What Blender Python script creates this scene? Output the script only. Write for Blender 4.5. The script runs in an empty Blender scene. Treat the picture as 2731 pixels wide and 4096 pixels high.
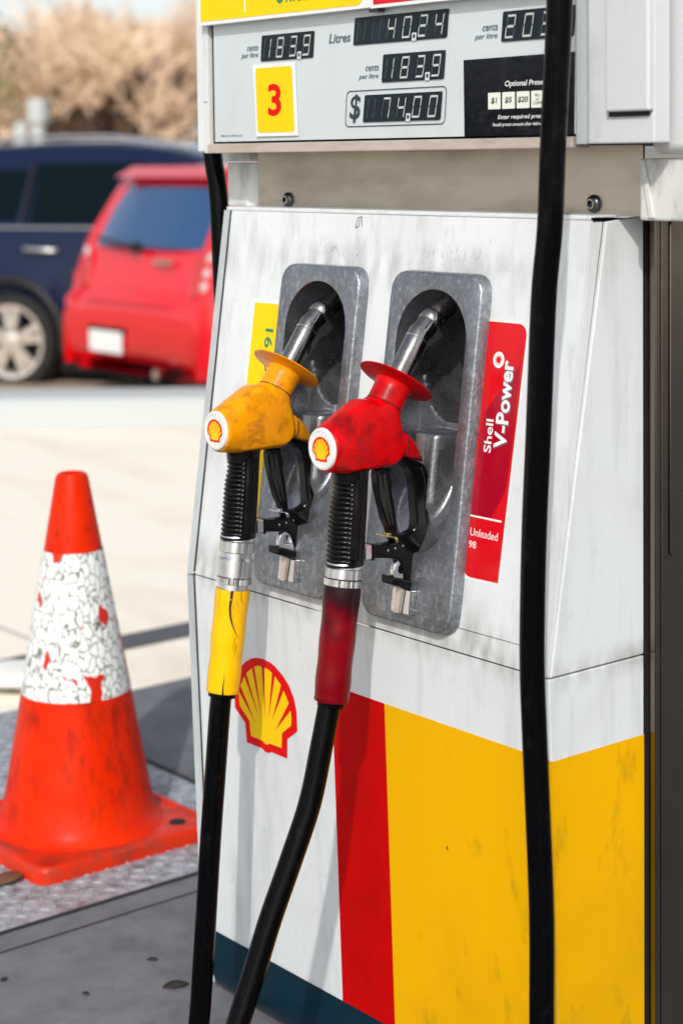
import bpy, bmesh, math, random
from mathutils import Vector, Matrix, noise
from math import sin, cos, pi, sqrt, radians, atan2, tan

S = bpy.context.scene
C = S.collection
rad = math.radians

# ------------------------------------------------------------------ camera
cd = bpy.data.cameras.new('camera'); cam = bpy.data.objects.new('camera', cd); C.objects.link(cam)
S.camera = cam
_f = Vector((-0.77564937, 0.62814562, -0.06165337)).normalized()
_r = Vector((0.62983638, 0.77664866, -0.01109003)).normalized()
_u = _r.cross(_f).normalized()
cam.matrix_world = Matrix(((_r.x, _u.x, -_f.x, 2.298), (_r.y, _u.y, -_f.y, -1.568), (_r.z, _u.z, -_f.z, 1.3), (0, 0, 0, 1)))
cd.sensor_fit = 'VERTICAL'; cd.sensor_height = 36; cd.sensor_width = 24
cd.lens = 36 * 7374.12 / 4096
cd.shift_y = -(2048 - 1079.77) / 4096
cd.clip_start = 0.05; cd.clip_end = 1200
cd.dof.use_dof = True; cd.dof.focus_distance = 2.46; cd.dof.aperture_fstop = 3.8; cd.dof.aperture_blades = 9

# ------------------------------------------------------------------ light
SUN_EL = rad(36.0)
SUN_DIR = Vector((0.685 * cos(SUN_EL), -0.7285 * cos(SUN_EL), sin(SUN_EL)))     # towards the sun
W = bpy.data.worlds.new('World'); S.world = W; W.use_nodes = True
nt = W.node_tree; bg = nt.nodes['Background']
sky = nt.nodes.new('ShaderNodeTexSky'); sky.sky_type = 'NISHITA'; sky.sun_disc = False
sky.sun_elevation = SUN_EL; sky.sun_rotation = atan2(SUN_DIR.x, SUN_DIR.y)
sky.air_density = 1.0; sky.dust_density = 2.0; sky.ozone_density = 1.0
hs = nt.nodes.new('ShaderNodeHueSaturation'); hs.inputs['Saturation'].default_value = 0.42
nt.links.new(sky.outputs['Color'], hs.inputs['Color'])
nt.links.new(hs.outputs['Color'], bg.inputs['Color'])
bg.inputs['Strength'].default_value = 0.12
sd = bpy.data.lights.new('sun', 'SUN'); sun = bpy.data.objects.new('sun', sd); C.objects.link(sun)
sd.energy = 1.65; sd.angle = rad(1.2); sd.color = (1.0, 0.96, 0.89)
sun.rotation_euler = SUN_DIR.to_track_quat('Z', 'Y').to_euler()
S.view_settings.view_transform = 'Standard'; S.view_settings.look = 'None'
S.view_settings.exposure = 0.55; S.view_settings.gamma = 1.0
S.cycles.use_denoising = True
S.cycles.max_bounces = 8; S.cycles.diffuse_bounces = 4; S.cycles.glossy_bounces = 4
S.cycles.caustics_reflective = False; S.cycles.caustics_refractive = False
S.cycles.sample_clamp_indirect = 6.0

# ------------------------------------------------------------------ materials
def lin(h):
    return tuple(((c / 255) / 12.92 if c / 255 <= .04045 else ((c / 255 + .055) / 1.055) ** 2.4) for c in h)

def mat(name, col, rough=.5, metal=0, dirt=None, dirt_amt=0, dirt_scale=(8, 8, 8), dirt_lo=.45, dirt_hi=.75,
        spots=None, spot_scale=60, spot_thr=.08, rvar=0, bump=0, bump_scale=200, bump_str=.2, coat=0, spec=.5,
        dirt2=None, dirt2_amt=0, dirt2_scale=(3, 3, 3), dirt2_lo=.5, dirt2_hi=.8, aniso=None, trans=0):
    m = bpy.data.materials.new(name); m.use_nodes = True
    n = m.node_tree.nodes; l = m.node_tree.links; p = n['Principled BSDF']
    p.inputs['Base Color'].default_value = (*col, 1)
    p.inputs['Roughness'].default_value = rough; p.inputs['Metallic'].default_value = metal
    p.inputs['Coat Weight'].default_value = coat; p.inputs['Coat Roughness'].default_value = .06
    p.inputs['Specular IOR Level'].default_value = spec
    p.inputs['Transmission Weight'].default_value = trans
    tc = n.new('ShaderNodeTexCoord')
    def mapping(sc):
        mp = n.new('ShaderNodeMapping'); mp.inputs['Scale'].default_value = sc
        l.new(tc.outputs['Object'], mp.inputs['Vector']); return mp
    def noisefac(sc, lo, hi, detail=6):
        mp = mapping(sc); nz = n.new('ShaderNodeTexNoise'); nz.inputs['Scale'].default_value = 1
        nz.inputs['Detail'].default_value = detail; nz.inputs['Roughness'].default_value = .62
        l.new(mp.outputs[0], nz.inputs['Vector'])
        mr = n.new('ShaderNodeMapRange'); mr.inputs['From Min'].default_value = lo; mr.inputs['From Max'].default_value = hi
        l.new(nz.outputs['Fac'], mr.inputs['Value']); return mr.outputs[0], nz
    cur = None
    def mixin(fac, amt, c2):
        nonlocal cur
        mu = n.new('ShaderNodeMath'); mu.operation = 'MULTIPLY'; mu.inputs[1].default_value = amt; l.new(fac, mu.inputs[0])
        mx = n.new('ShaderNodeMix'); mx.data_type = 'RGBA'
        l.new(mu.outputs[0], mx.inputs[0])
        if cur is None: mx.inputs[6].default_value = (*col, 1)
        else: l.new(cur, mx.inputs[6])
        mx.inputs[7].default_value = (*c2, 1); cur = mx.outputs[2]
    if dirt:
        f, _ = noisefac(dirt_scale, dirt_lo, dirt_hi); mixin(f, dirt_amt, dirt)
    if dirt2:
        f, _ = noisefac(dirt2_scale, dirt2_lo, dirt2_hi); mixin(f, dirt2_amt, dirt2)
    if spots:
        mp = mapping((spot_scale, spot_scale, spot_scale * .6)); vo = n.new('ShaderNodeTexVoronoi'); vo.inputs['Scale'].default_value = 1
        l.new(mp.outputs[0], vo.inputs['Vector'])
        # only some cells carry a chip
        sep = n.new('ShaderNodeSeparateColor'); l.new(vo.outputs['Color'], sep.inputs[0])
        gt = n.new('ShaderNodeMath'); gt.operation = 'GREATER_THAN'; gt.inputs[1].default_value = .9; l.new(sep.outputs[0], gt.inputs[0])
        ms = n.new('ShaderNodeMath'); ms.operation = 'MULTIPLY'; ms.inputs[1].default_value = spot_thr * 2; l.new(sep.outputs[1], ms.inputs[0])
        lt = n.new('ShaderNodeMath'); lt.operation = 'LESS_THAN'; l.new(vo.outputs['Distance'], lt.inputs[0]); l.new(ms.outputs[0], lt.inputs[1])
        mm = n.new('ShaderNodeMath'); mm.operation = 'MULTIPLY'; l.new(gt.outputs[0], mm.inputs[0]); l.new(lt.outputs[0], mm.inputs[1])
        mixin(mm.outputs[0], .85, spots)
    if cur is not None: l.new(cur, p.inputs['Base Color'])
    if rvar:
        f, _ = noisefac((30, 30, 30), .3, .7)
        mr = n.new('ShaderNodeMapRange'); mr.inputs['To Min'].default_value = max(0, rough - rvar); mr.inputs['To Max'].default_value = min(1, rough + rvar)
        l.new(f, mr.inputs['Value']); l.new(mr.outputs[0], p.inputs['Roughness'])
    if bump:
        sc = bump_scale if isinstance(bump_scale, tuple) else (bump_scale,) * 3
        f, nz = noisefac(sc, 0, 1, 3)
        b = n.new('ShaderNodeBump'); b.inputs['Strength'].default_value = bump_str; b.inputs['Distance'].default_value = bump
        l.new(nz.outputs['Fac'], b.inputs['Height']); l.new(b.outputs[0], p.inputs['Normal'])
    return m

M = {}
M['white'] = mat('white_enamel', (.70, .73, .74), .33, dirt=(.22, .22, .20), dirt_amt=.42, dirt_scale=(30, 30, 5), dirt_lo=.5, dirt_hi=.85,
                 dirt2=(.48, .47, .43), dirt2_amt=.35, dirt2_scale=(4, 4, 6), dirt2_lo=.5, dirt2_hi=.8, spots=(.03, .03, .03), spot_scale=38, spot_thr=.035, rvar=.08, bump=.0006, bump_scale=400, bump_str=.1)
M['whiteup'] = mat('scuffed_white_enamel', (.70, .73, .74), .33, dirt=(.16, .16, .15), dirt_amt=.5, dirt_scale=(34, 34, 9), dirt_lo=.52, dirt_hi=.85,
                 dirt2=(.40, .40, .37), dirt2_amt=.5, dirt2_scale=(5, 5, 4), dirt2_lo=.45, dirt2_hi=.78, spots=(.03, .03, .03), spot_scale=42, spot_thr=.04, rvar=.08, bump=.0006, bump_scale=400, bump_str=.1)
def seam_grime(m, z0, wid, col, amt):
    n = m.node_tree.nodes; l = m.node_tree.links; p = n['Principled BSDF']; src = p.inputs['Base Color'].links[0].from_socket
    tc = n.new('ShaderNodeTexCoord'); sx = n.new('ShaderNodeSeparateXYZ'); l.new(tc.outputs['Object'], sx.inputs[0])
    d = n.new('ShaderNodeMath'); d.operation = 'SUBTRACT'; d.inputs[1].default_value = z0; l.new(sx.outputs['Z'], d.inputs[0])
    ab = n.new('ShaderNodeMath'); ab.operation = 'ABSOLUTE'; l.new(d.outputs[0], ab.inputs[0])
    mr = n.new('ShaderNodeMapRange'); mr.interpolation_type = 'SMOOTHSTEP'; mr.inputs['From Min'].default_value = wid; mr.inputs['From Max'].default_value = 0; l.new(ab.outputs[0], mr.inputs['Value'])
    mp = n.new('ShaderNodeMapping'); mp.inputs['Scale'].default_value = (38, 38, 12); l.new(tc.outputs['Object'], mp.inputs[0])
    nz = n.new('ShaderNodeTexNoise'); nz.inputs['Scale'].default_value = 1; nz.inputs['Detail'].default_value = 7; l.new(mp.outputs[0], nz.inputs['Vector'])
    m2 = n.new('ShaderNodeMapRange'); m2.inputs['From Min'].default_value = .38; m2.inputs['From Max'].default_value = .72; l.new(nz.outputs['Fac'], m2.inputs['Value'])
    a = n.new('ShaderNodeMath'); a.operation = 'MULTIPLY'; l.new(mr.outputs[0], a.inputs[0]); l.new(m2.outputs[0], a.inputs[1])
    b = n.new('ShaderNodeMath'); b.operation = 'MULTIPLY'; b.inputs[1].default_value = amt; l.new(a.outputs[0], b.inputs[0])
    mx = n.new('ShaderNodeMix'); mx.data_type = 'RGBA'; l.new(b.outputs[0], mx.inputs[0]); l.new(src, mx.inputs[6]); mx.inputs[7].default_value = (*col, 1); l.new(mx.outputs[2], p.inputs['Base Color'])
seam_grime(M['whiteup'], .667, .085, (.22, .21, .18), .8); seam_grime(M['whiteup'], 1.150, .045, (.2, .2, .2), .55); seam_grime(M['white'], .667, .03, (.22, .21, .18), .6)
M['whiteclean'] = mat('white_glass_panel', (.58, .635, .65), .12, dirt=(.45, .46, .44), dirt_amt=.35, dirt_scale=(14, 14, 9), dirt_lo=.5, dirt_hi=.8, spots=(.08, .06, .05), spot_scale=45, spot_thr=.04, coat=.3)
M['whitegrim'] = mat('grimy_white_enamel', (.66, .67, .65), .4, dirt=(.06, .055, .045), dirt_amt=.75, dirt_scale=(22, 22, 9), dirt_lo=.52, dirt_hi=.78,
                     dirt2=(.38, .33, .25), dirt2_amt=.5, dirt2_scale=(7, 7, 7), spots=(.03, .025, .02), spot_scale=45, spot_thr=.07, bump=.0008, bump_scale=300)
M['greywhite'] = mat('greyer_white_enamel', (.60, .615, .63), .35, dirt=(.22, .20, .17), dirt_amt=.55, dirt_scale=(12, 12, 5), dirt_lo=.5, dirt_hi=.8, spots=(.06, .03, .02), spot_scale=38, spot_thr=.06, bump=.0008, bump_scale=500, bump_str=.3)  # a greyer base tone than the main white enamel
M['greytrim'] = mat('grey_trim', (.47, .51, .52), .35, dirt=(.2, .2, .2), dirt_amt=.5, dirt_scale=(20, 20, 6))
M['yellowvinyl'] = mat('yellow_vinyl', (.80, .41, .001), .4, spec=.06, dirt=(.12, .085, .015), dirt_amt=.6, dirt_scale=(22, 22, 9), dirt_lo=.58, dirt_hi=.80,
                       dirt2=(.35, .2, .01), dirt2_amt=.35, dirt2_scale=(3, 3, 3), spots=(.05, .035, .01), spot_scale=34, spot_thr=.11)
M['redvinyl'] = mat('red_vinyl', (.54, .0015, .0015), .4, spec=.06, dirt=(.2, .003, .003), dirt_amt=.5, dirt_scale=(12, 12, 5), spots=(.03, .0, .0), spot_scale=40, spot_thr=.05)
M['tealvinyl'] = mat('teal_vinyl', (.002, .022, .038), .22, spec=.15, dirt=(.01, .03, .04), dirt_amt=.5, dirt_scale=(14, 14, 4))
M['logored'] = mat('logo_red', (.72, .004, .003), .25, spec=.15)
M['logoyellow'] = mat('logo_yellow', (.93, .58, .003), .25, spec=.15)
M['stickeryellow'] = mat('sticker_yellow', (.93, .60, .004), .22, spec=.15, dirt=(.7, .42, .02), dirt_amt=.3)
M['stickerred'] = mat('sticker_red', (.66, .006, .012), .15, spec=.3, dirt=(.45, .004, .006), dirt_amt=.6, dirt_scale=(14, 14, 6), dirt_lo=.42, dirt_hi=.65, spots=(.1, .01, .01), spot_scale=50, spot_thr=.07)
M['crimson'] = mat('sticker_crimson', (.36, .003, .018), .15, spec=.3, dirt=(.5, .02, .03), dirt_amt=.5, dirt_scale=(30, 30, 12))
M['stickerwhite'] = mat('sticker_white', (.80, .81, .80), .25, dirt=(.5, .48, .42), dirt_amt=.3, dirt_scale=(30, 30, 30))
M['whiteprint'] = mat('white_print', (.85, .85, .84), .3)
M['greenprint'] = mat('green_print', (.0, .22, .09), .3)
M['greyprint'] = mat('grey_print', (.10, .14, .17), .3)
M['darkprint'] = mat('dark_print', (.02, .035, .05), .3)
M['lcd'] = mat('lcd_glass', (.008, .014, .020), .2, spec=.25, dirt=(.03, .045, .06), dirt_amt=.5, dirt_scale=(60, 60, 14))
M['seg'] = mat('lcd_segment', (.52, .55, .52), .3)
M['segoff'] = mat('lcd_segment_off', (.045, .058, .066), .3)
M['blackglass'] = mat('black_glossy_panel', (.002, .003, .007), .06, spec=.3, dirt=(.03, .03, .05), dirt_amt=.6, dirt_scale=(30, 30, 40), dirt_lo=.55, bump=.002, bump_scale=14, bump_str=.5)  # noise blotches in the colour stand in for blurred reflections
M['cream'] = mat('cream_key', (.75, .78, .68), .3)
M['castalu'] = mat('cast_aluminium', (.28, .30, .33), .42, metal=.85, dirt=(.13, .13, .14), dirt_amt=.6, dirt_scale=(16, 16, 11), dirt_lo=.42, dirt_hi=.72,
                   dirt2=(.62, .64, .68), dirt2_amt=.6, dirt2_scale=(130, 130, 90), dirt2_lo=.5, dirt2_hi=.75, rvar=.14, bump=.0016, bump_scale=200, bump_str=.6)
M['castdark'] = mat('dark_cast_recess', (.20, .21, .23), .4, metal=.8, dirt=(.04, .04, .045), dirt_amt=.8, dirt_scale=(20, 20, 12), dirt_lo=.4, dirt_hi=.7, rvar=.15, bump=.0012, bump_scale=240, bump_str=.5)
M['steel'] = mat('brushed_steel', (.52, .46, .39), .34, metal=.9, dirt=(.26, .22, .17), dirt_amt=.6, dirt_scale=(5, 5, 16), dirt_lo=.4, dirt_hi=.7, dirt2=(.1, .08, .06), dirt2_amt=.4, dirt2_scale=(40, 40, 40), dirt2_lo=.68, dirt2_hi=.8, rvar=.06, bump=.0006, bump_scale=(25, 25, 900), bump_str=.3)
M['steeltrim'] = mat('tan_aluminium_trim', (.62, .54, .47), .35, metal=.45, dirt=(.3, .22, .16), dirt_amt=.45, dirt_scale=(12, 12, 60))
M['chrome'] = mat('worn_chrome', (.70, .70, .71), .14, metal=1, dirt=(.16, .15, .14), dirt_amt=.55, dirt_scale=(60, 60, 30), dirt_lo=.5, dirt_hi=.72, rvar=.1, bump=.0005, bump_scale=300)
M['spout'] = mat('spout_steel', (.36, .355, .34), .17, metal=1, dirt=(.12, .11, .095), dirt_amt=.75, dirt_scale=(55, 55, 22), dirt_lo=.42, dirt_hi=.68, rvar=.12, bump=.0007, bump_scale=240)
M['satin'] = mat('satin_aluminium', (.68, .69, .71), .28, metal=1, dirt=(.25, .25, .25), dirt_amt=.5, dirt_scale=(70, 70, 20), dirt_lo=.5, dirt_hi=.75, bump=.0002, bump_scale=(50, 50, 1500))
M['blackplastic'] = mat('black_plastic', (.0025, .0025, .003), .18, spec=.22, dirt=(.02, .02, .024), dirt_amt=.4, dirt_scale=(50, 50, 50), dirt_lo=.5, dirt_hi=.8, rvar=.1, bump=.0004, bump_scale=500)
M['rubber'] = mat('hose_rubber', (.0018, .0019, .0024), .14, spec=.08, dirt=(.03, .028, .025), dirt_amt=.3, dirt_scale=(70, 70, 30), dirt_lo=.57, dirt_hi=.8, rvar=.08, bump=.0004, bump_scale=350)
M['yelplastic'] = mat('yellow_nozzle_plastic', (.84, .31, .001), .3, spec=.18, dirt=(.13, .045, .006), dirt_amt=.8, dirt_scale=(32, 32, 32), dirt_lo=.50, dirt_hi=.74, dirt2=(.6, .2, .01), dirt2_amt=.5, dirt2_scale=(9, 9, 9), rvar=.07, bump=.0005, bump_scale=60, bump_str=.2)
M['redplastic'] = mat('red_nozzle_plastic', (.58, .0008, .003), .3, spec=.18, dirt=(.030, .002, .003), dirt_amt=.85, dirt_scale=(30, 30, 30), dirt_lo=.50, dirt_hi=.72, dirt2=(.45, .002, .012), dirt2_amt=.5, dirt2_scale=(9, 9, 9), rvar=.07, bump=.0005, bump_scale=60, bump_str=.2)
M['yelsleeve'] = mat('yellow_sleeve_vinyl', (.85, .47, .002), .3, spec=.15, dirt=(.28, .17, .02), dirt_amt=.6, dirt_scale=(40, 40, 18), dirt_lo=.52, dirt_hi=.75, rvar=.06, bump=.0015, bump_scale=28, bump_str=.25)
M['capwhite'] = mat('white_cap_plastic', (.74, .74, .70), .3, dirt=(.5, .48, .42), dirt_amt=.3, dirt_scale=(60, 60, 60))
M['crack'] = mat('black_gap', (.004, .004, .004), .7)
M['gap'] = mat('dark_gap', (.01, .01, .011), .6, dirt=(.05, .045, .035), dirt_amt=.5, dirt_scale=(30, 30, 10))
M['column'] = mat('charcoal_cladding', (.21, .18, .15), .2, metal=1, dirt=(.11, .10, .085), dirt_amt=.5, dirt_scale=(3, 3, 2), rvar=.04)
M['bolt'] = mat('bolt_black_steel', (.08, .08, .085), .25, metal=.9)
M['brass'] = mat('brass_clip', (.65, .52, .22), .3, metal=1)
M['yeloutline'] = mat('grimy_yellow_edge', (.62, .21, .002), .4)
M['redoutline'] = mat('grimy_red_edge', (.36, .0, .003), .4)
M['grime'] = mat('oily_grime', (.05, .045, .035), .8)

# sleeve of the red nozzle: translucent looking vinyl, sooty black at its top end
def mat_redsleeve():
    m = mat('dark_red_sleeve_vinyl', (.22, .001, .006), .22, spec=.14, rvar=.03, bump=.0008, bump_scale=26, bump_str=.15)
    n = m.node_tree.nodes; l = m.node_tree.links; p = n['Principled BSDF']
    tc = n.new('ShaderNodeTexCoord'); sx = n.new('ShaderNodeSeparateXYZ'); l.new(tc.outputs['Object'], sx.inputs[0])
    nz = n.new('ShaderNodeTexNoise'); nz.inputs['Scale'].default_value = 28; l.new(tc.outputs['Object'], nz.inputs['Vector'])
    mu = n.new('ShaderNodeMath'); mu.operation = 'MULTIPLY_ADD'; mu.inputs[1].default_value = .09; l.new(nz.outputs['Fac'], mu.inputs[0]); l.new(sx.outputs['Z'], mu.inputs[2])
    cr = n.new('ShaderNodeValToRGB'); mr = n.new('ShaderNodeMapRange')
    mr.inputs['From Min'].default_value = .64; mr.inputs['From Max'].default_value = .82; l.new(mu.outputs[0], mr.inputs['Value'])
    l.new(mr.outputs[0], cr.inputs[0])
    e = cr.color_ramp.elements
    e[0].position = 0; e[0].color = (.06, .0006, .002, 1); e[1].position = 1; e[1].color = (.012, .006, .008, 1)
    for ps, c in ((.12, (.15, .001, .004, 1)), (.5, (.19, .0012, .005, 1)), (.66, (.06, .002, .006, 1)), (.8, (.02, .006, .009, 1))):
        x = e.new(ps); x.color = c
    l.new(cr.outputs[0], p.inputs['Base Color']); return m
M['redsleeve'] = mat_redsleeve()

# ------------------------------------------------------------------ mesh helpers
class MB:
    def __init__(s): s.v = []; s.f = []; s.mi = []; s.cur = 0
    def add(s, vs, fs):
        o = len(s.v); s.v += [tuple(v) for v in vs]
        for f in fs: s.f.append([i + o for i in f]); s.mi.append(s.cur)
        return s
    def box(s, x0, x1, y0, y1, z0, z1, fr=None):
        vs = [(x, y, z) for x in (x0, x1) for y in (y0, y1) for z in (z0, z1)]
        if fr: vs = [fr(*v) for v in vs]
        return s.add(vs, [(0, 1, 3, 2), (4, 6, 7, 5), (0, 4, 5, 1), (2, 3, 7, 6), (0, 2, 6, 4), (1, 5, 7, 3)])
    def prism(s, poly, fr, w0, w1, cap0=True):
        """poly (u,v) list; fr(u,v,w)"""
        n = len(poly)
        vs = [fr(u, v, w0) for u, v in poly] + [fr(u, v, w1) for u, v in poly]
        fs = [(i, (i + 1) % n, n + (i + 1) % n, n + i) for i in range(n)] + [tuple(range(n, 2 * n))]
        if cap0: fs.append(tuple(range(n - 1, -1, -1)))
        return s.add(vs, fs)
    def sheet(s, poly, fr, w):
        return s.add([fr(u, v, w) for u, v in poly], [tuple(range(len(poly)))])
    def lathe(s, org, axis, prof, seg=48, ref=None, rfun=None, cap=True):
        """prof: (radius, height) along axis"""
        a = Vector(axis).normalized(); o = Vector(org)
        r = Vector(ref) if ref else (Vector((0, 0, 1)) if abs(a.z) < .9 else Vector((1, 0, 0)))
        e1 = (r - a * r.dot(a)).normalized(); e2 = a.cross(e1)
        vs = []; fs = []
        for k, (R, h) in enumerate(prof):
            for i in range(seg):
                t = 2 * pi * i / seg; rr = R if rfun is None else R + rfun(t, h, k)
                vs.append(o + a * h + (e1 * cos(t) + e2 * sin(t)) * rr)
        for k in range(len(prof) - 1):
            for i in range(seg):
                j = (i + 1) % seg
                fs.append((k * seg + i, k * seg + j, (k + 1) * seg + j, (k + 1) * seg + i))
        if cap:
            fs.append(tuple(range(seg - 1, -1, -1))); fs.append(tuple((len(prof) - 1) * seg + i for i in range(seg)))
        return s.add(vs, fs)
    def tube(s, pts, r, seg=24, cap=True, ref=None):
        pts = [Vector(p) for p in pts]; n = len(pts)
        rr = r if isinstance(r, (list, tuple)) else [r] * n
        T = [(pts[min(i + 1, n - 1)] - pts[max(i - 1, 0)]).normalized() for i in range(n)]
        q = Vector(ref) if ref else (Vector((1, 0, 0)) if abs(T[0].x) < .9 else Vector((0, 1, 0)))
        vs = []; fs = []
        for i in range(n):
            q = (q - T[i] * q.dot(T[i])).normalized(); b = T[i].cross(q)
            for k in range(seg):
                t = 2 * pi * k / seg; vs.append(pts[i] + (q * cos(t) + b * sin(t)) * rr[i])
        for i in range(n - 1):
            for k in range(seg):
                j = (k + 1) % seg; fs.append((i * seg + k, i * seg + j, (i + 1) * seg + j, (i + 1) * seg + k))
        if cap:
            fs.append(tuple(range(seg - 1, -1, -1))); fs.append(tuple((n - 1) * seg + k for k in range(seg)))
        return s.add(vs, fs)
    def hull(s, pts):
        bm = bmesh.new()
        for p in pts: bm.verts.new(p)
        r = bmesh.ops.convex_hull(bm, input=bm.verts)
        dead = [e for e in r['geom_interior'] if isinstance(e, bmesh.types.BMVert)]
        if dead: bmesh.ops.delete(bm, geom=dead, context='VERTS')
        bm.verts.ensure_lookup_table(); bm.verts.index_update()
        vs = [v.co.copy() for v in bm.verts]; fs = [[v.index for v in f.verts] for f in bm.faces]
        bm.free(); return s.add(vs, fs)
    def build(s, name, m, parent=None, smooth=35, bevel=0, seg=2, recalc=True, **props):
        me = bpy.data.meshes.new(name); me.from_pydata(s.v, [], s.f)
        ms = m if isinstance(m, (list, tuple)) else [m]
        for x in ms: me.materials.append(M[x] if isinstance(x, str) else x)
        if len(ms) > 1: me.polygons.foreach_set('material_index', s.mi)
        if recalc:
            bm = bmesh.new(); bm.from_mesh(me); bmesh.ops.recalc_face_normals(bm, faces=bm.faces); bm.to_mesh(me); bm.free()
        me.update()
        if smooth:
            me.polygons.foreach_set('use_smooth', [True] * len(me.polygons)); me.set_sharp_from_angle(angle=rad(smooth))
        o = bpy.data.objects.new(name, me); C.objects.link(o)
        if parent: o.parent = parent
        if bevel:
            b = o.modifiers.new('bevel', 'BEVEL'); b.width = bevel; b.segments = seg; b.limit_method = 'ANGLE'; b.angle_limit = rad(30); b.harden_normals = False
        for k, v in props.items(): o[k] = v
        return o

def thing(name, label, cat, loc=(0, 0, 0), rz=0, group=None):
    o = bpy.data.objects.new(name, None); C.objects.link(o); o.location = loc; o.rotation_euler.z = rz
    o['label'] = label; o['category'] = cat
    if group: o['group'] = group
    return o
def tag(o, label, cat, group=None):
    o['label'] = label; o['category'] = cat
    if group: o['group'] = group
    return o
def struct(o): o['kind'] = 'structure'; return o

def rrect(x0, x1, y0, y1, r, n=6, corners=(1, 1, 1, 1)):
    out = []
    for (cx, cy, a0, on) in ((x1 - r, y1 - r, 0, corners[0]), (x0 + r, y1 - r, 90, corners[1]), (x0 + r, y0 + r, 180, corners[2]), (x1 - r, y0 + r, 270, corners[3])):
        if on:
            for i in range(n + 1):
                t = rad(a0 + 90 * i / n); out.append((cx + r * cos(t), cy + r * sin(t)))
        else:
            out.append((cx + r * (1 if a0 in (0, 270) else -1), cy + r * (1 if a0 in (0, 90) else -1)))
    return out

_tc = {}
def text2d(body, bold=0.0, shear=0.0, spacing=1.0, align='LEFT'):
    key = (body, bold, shear, spacing, align)
    if key in _tc: return _tc[key]
    cu = bpy.data.curves.new('t', 'FONT'); cu.body = body; cu.offset = bold; cu.shear = shear; cu.space_character = spacing; cu.resolution_u = 4
    cu.align_x = align
    o = bpy.data.objects.new('t', cu); C.objects.link(o)
    dg = bpy.context.evaluated_depsgraph_get(); me = bpy.data.meshes.new_from_object(o.evaluated_get(dg))
    vs = [(v.co.x, v.co.y) for v in me.vertices]; fs = [tuple(p.vertices) for p in me.polygons]
    C.objects.unlink(o); bpy.data.objects.remove(o); bpy.data.curves.remove(cu); bpy.data.meshes.remove(me)
    x0 = min(v[0] for v in vs); x1 = max(v[0] for v in vs); y0 = min(v[1] for v in vs); y1 = max(v[1] for v in vs)
    vs = [((x - x0) / (x1 - x0), (y - y0) / (y1 - y0)) for x, y in vs]
    _tc[key] = (vs, fs); return vs, fs
def put_text(mb, body, fr, w, x0, x1, y0, y1, bold=0.0000, shear=0., rot=None, spacing=1.0, slope=0, align='LEFT'):
    """fits text in the rectangle; rot=90 reads bottom to top, rot=-90 top to bottom"""
    vs, fs = text2d(body, bold, shear, spacing, align); out = []
    for a, b in vs:
        if rot == 90: u, v = x1 + (x0 - x1) * b, y0 + (y1 - y0) * a
        elif rot == -90: u, v = x0 + (x1 - x0) * b, y1 - (y1 - y0) * a
        else: u, v = x0 + (x1 - x0) * a, y0 + (y1 - y0) * b
        out.append(fr(u, v + slope * (u - x0), w))
    mb.add(out, fs)

# pecten emblem: centre x 0, top v 0, height .1396
def pecten():
    red = [(0, 0), (.0145, -.0012), (.0274, -.0046), (.0451, -.0140), (.0594, -.0258), (.0703, -.0420), (.0757, -.0613), (.0757, -.0900), (.0511, -.1075), (.0490, -.1365),
           (.0105, -.1362), (.0085, -.1380), (.0037, -.1394), (0, -.1397)]
    red = red + [(-x, y) for x, y in reversed(red[1:-1])]
    yel = [(0, -.0122), (.0105, -.0125), (.0225, -.0160), (.0250, -.0185), (.0275, -.0190), (.0437, -.0312), (.0462, -.0360), (.0490, -.0378), (.0588, -.0523), (.0596, -.0590), (.0625, -.0620), (.0637, -.0735),
           (.0625, -.0845), (.0397, -.1010), (.0372, -.1236), (.0075, -.1243), (.0052, -.1262), (0, -.1277)]
    yel = yel + [(-x, y) for x, y in reversed(yel[1:-1])]
    gaps = []
    for ox, oy, tx, ty, w in ((0, -.006, 0, -.0905, .0034), (.0262, -.012, .0082, -.0885, .0038), (.0478, -.028, .0158, -.0890, .0042), (.0640, -.054, .0238, -.1010, .0050)):
        for s in ((1,) if ox == 0 else (1, -1)):
            d = Vector((tx - ox, ty - oy)).normalized(); p = Vector((-d.y, d.x)) * w
            gaps.append([((ox + p.x) * s, oy + p.y), ((ox - p.x) * s, oy - p.y), (tx * s, ty)])
    return red, yel, gaps
def put_pecten(fr, w, cx, top, sc, parent, names=('emblem',), gapw=1, dw=.0004, **props):
    red, yel, gaps = pecten(); T = lambda p: [(cx + x * sc, top + y * sc) for x, y in p]
    mb = MB(); mb.cur = 0; mb.prism(T(red), fr, w, w + dw); mb.cur = 1; mb.sheet(T(yel), fr, w + dw * 1.6); mb.cur = 0
    for g in gaps: mb.sheet(T(g), fr, w + dw * 2.2)
    return mb.build(names[0], ['logored', 'logoyellow'], parent, smooth=0, recalc=False, **props)

# ------------------------------------------------------------------ frames of the dispenser faces
_s = Vector((0, .079, .552)).normalized(); _n = Vector((0, -_s.z, _s.y)); _O = Vector((0, 0, .667))
_sl = Vector((0, -.022, .667)).normalized(); _nl = Vector((0, -_sl.z, _sl.y))
def fu(u, v, w): return _O + Vector((u, 0, 0)) + _s * v + _n * w         # upper slanted face
def fl(u, v, w): return _O + Vector((u, 0, 0)) + _sl * v + _nl * w       # lower face (v negative = down)
def fh(u, v, w): return Vector((u, .05 - w, v))                          # display head face (v = world z)
XR = .747

# ================================================================== DISPENSER
pump = thing('fuel_dispenser', 'white fuel dispenser with display head, two metal nozzle holsters and yellow and red lower panel', 'fuel dispenser', (0, 0, 0))

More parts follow.
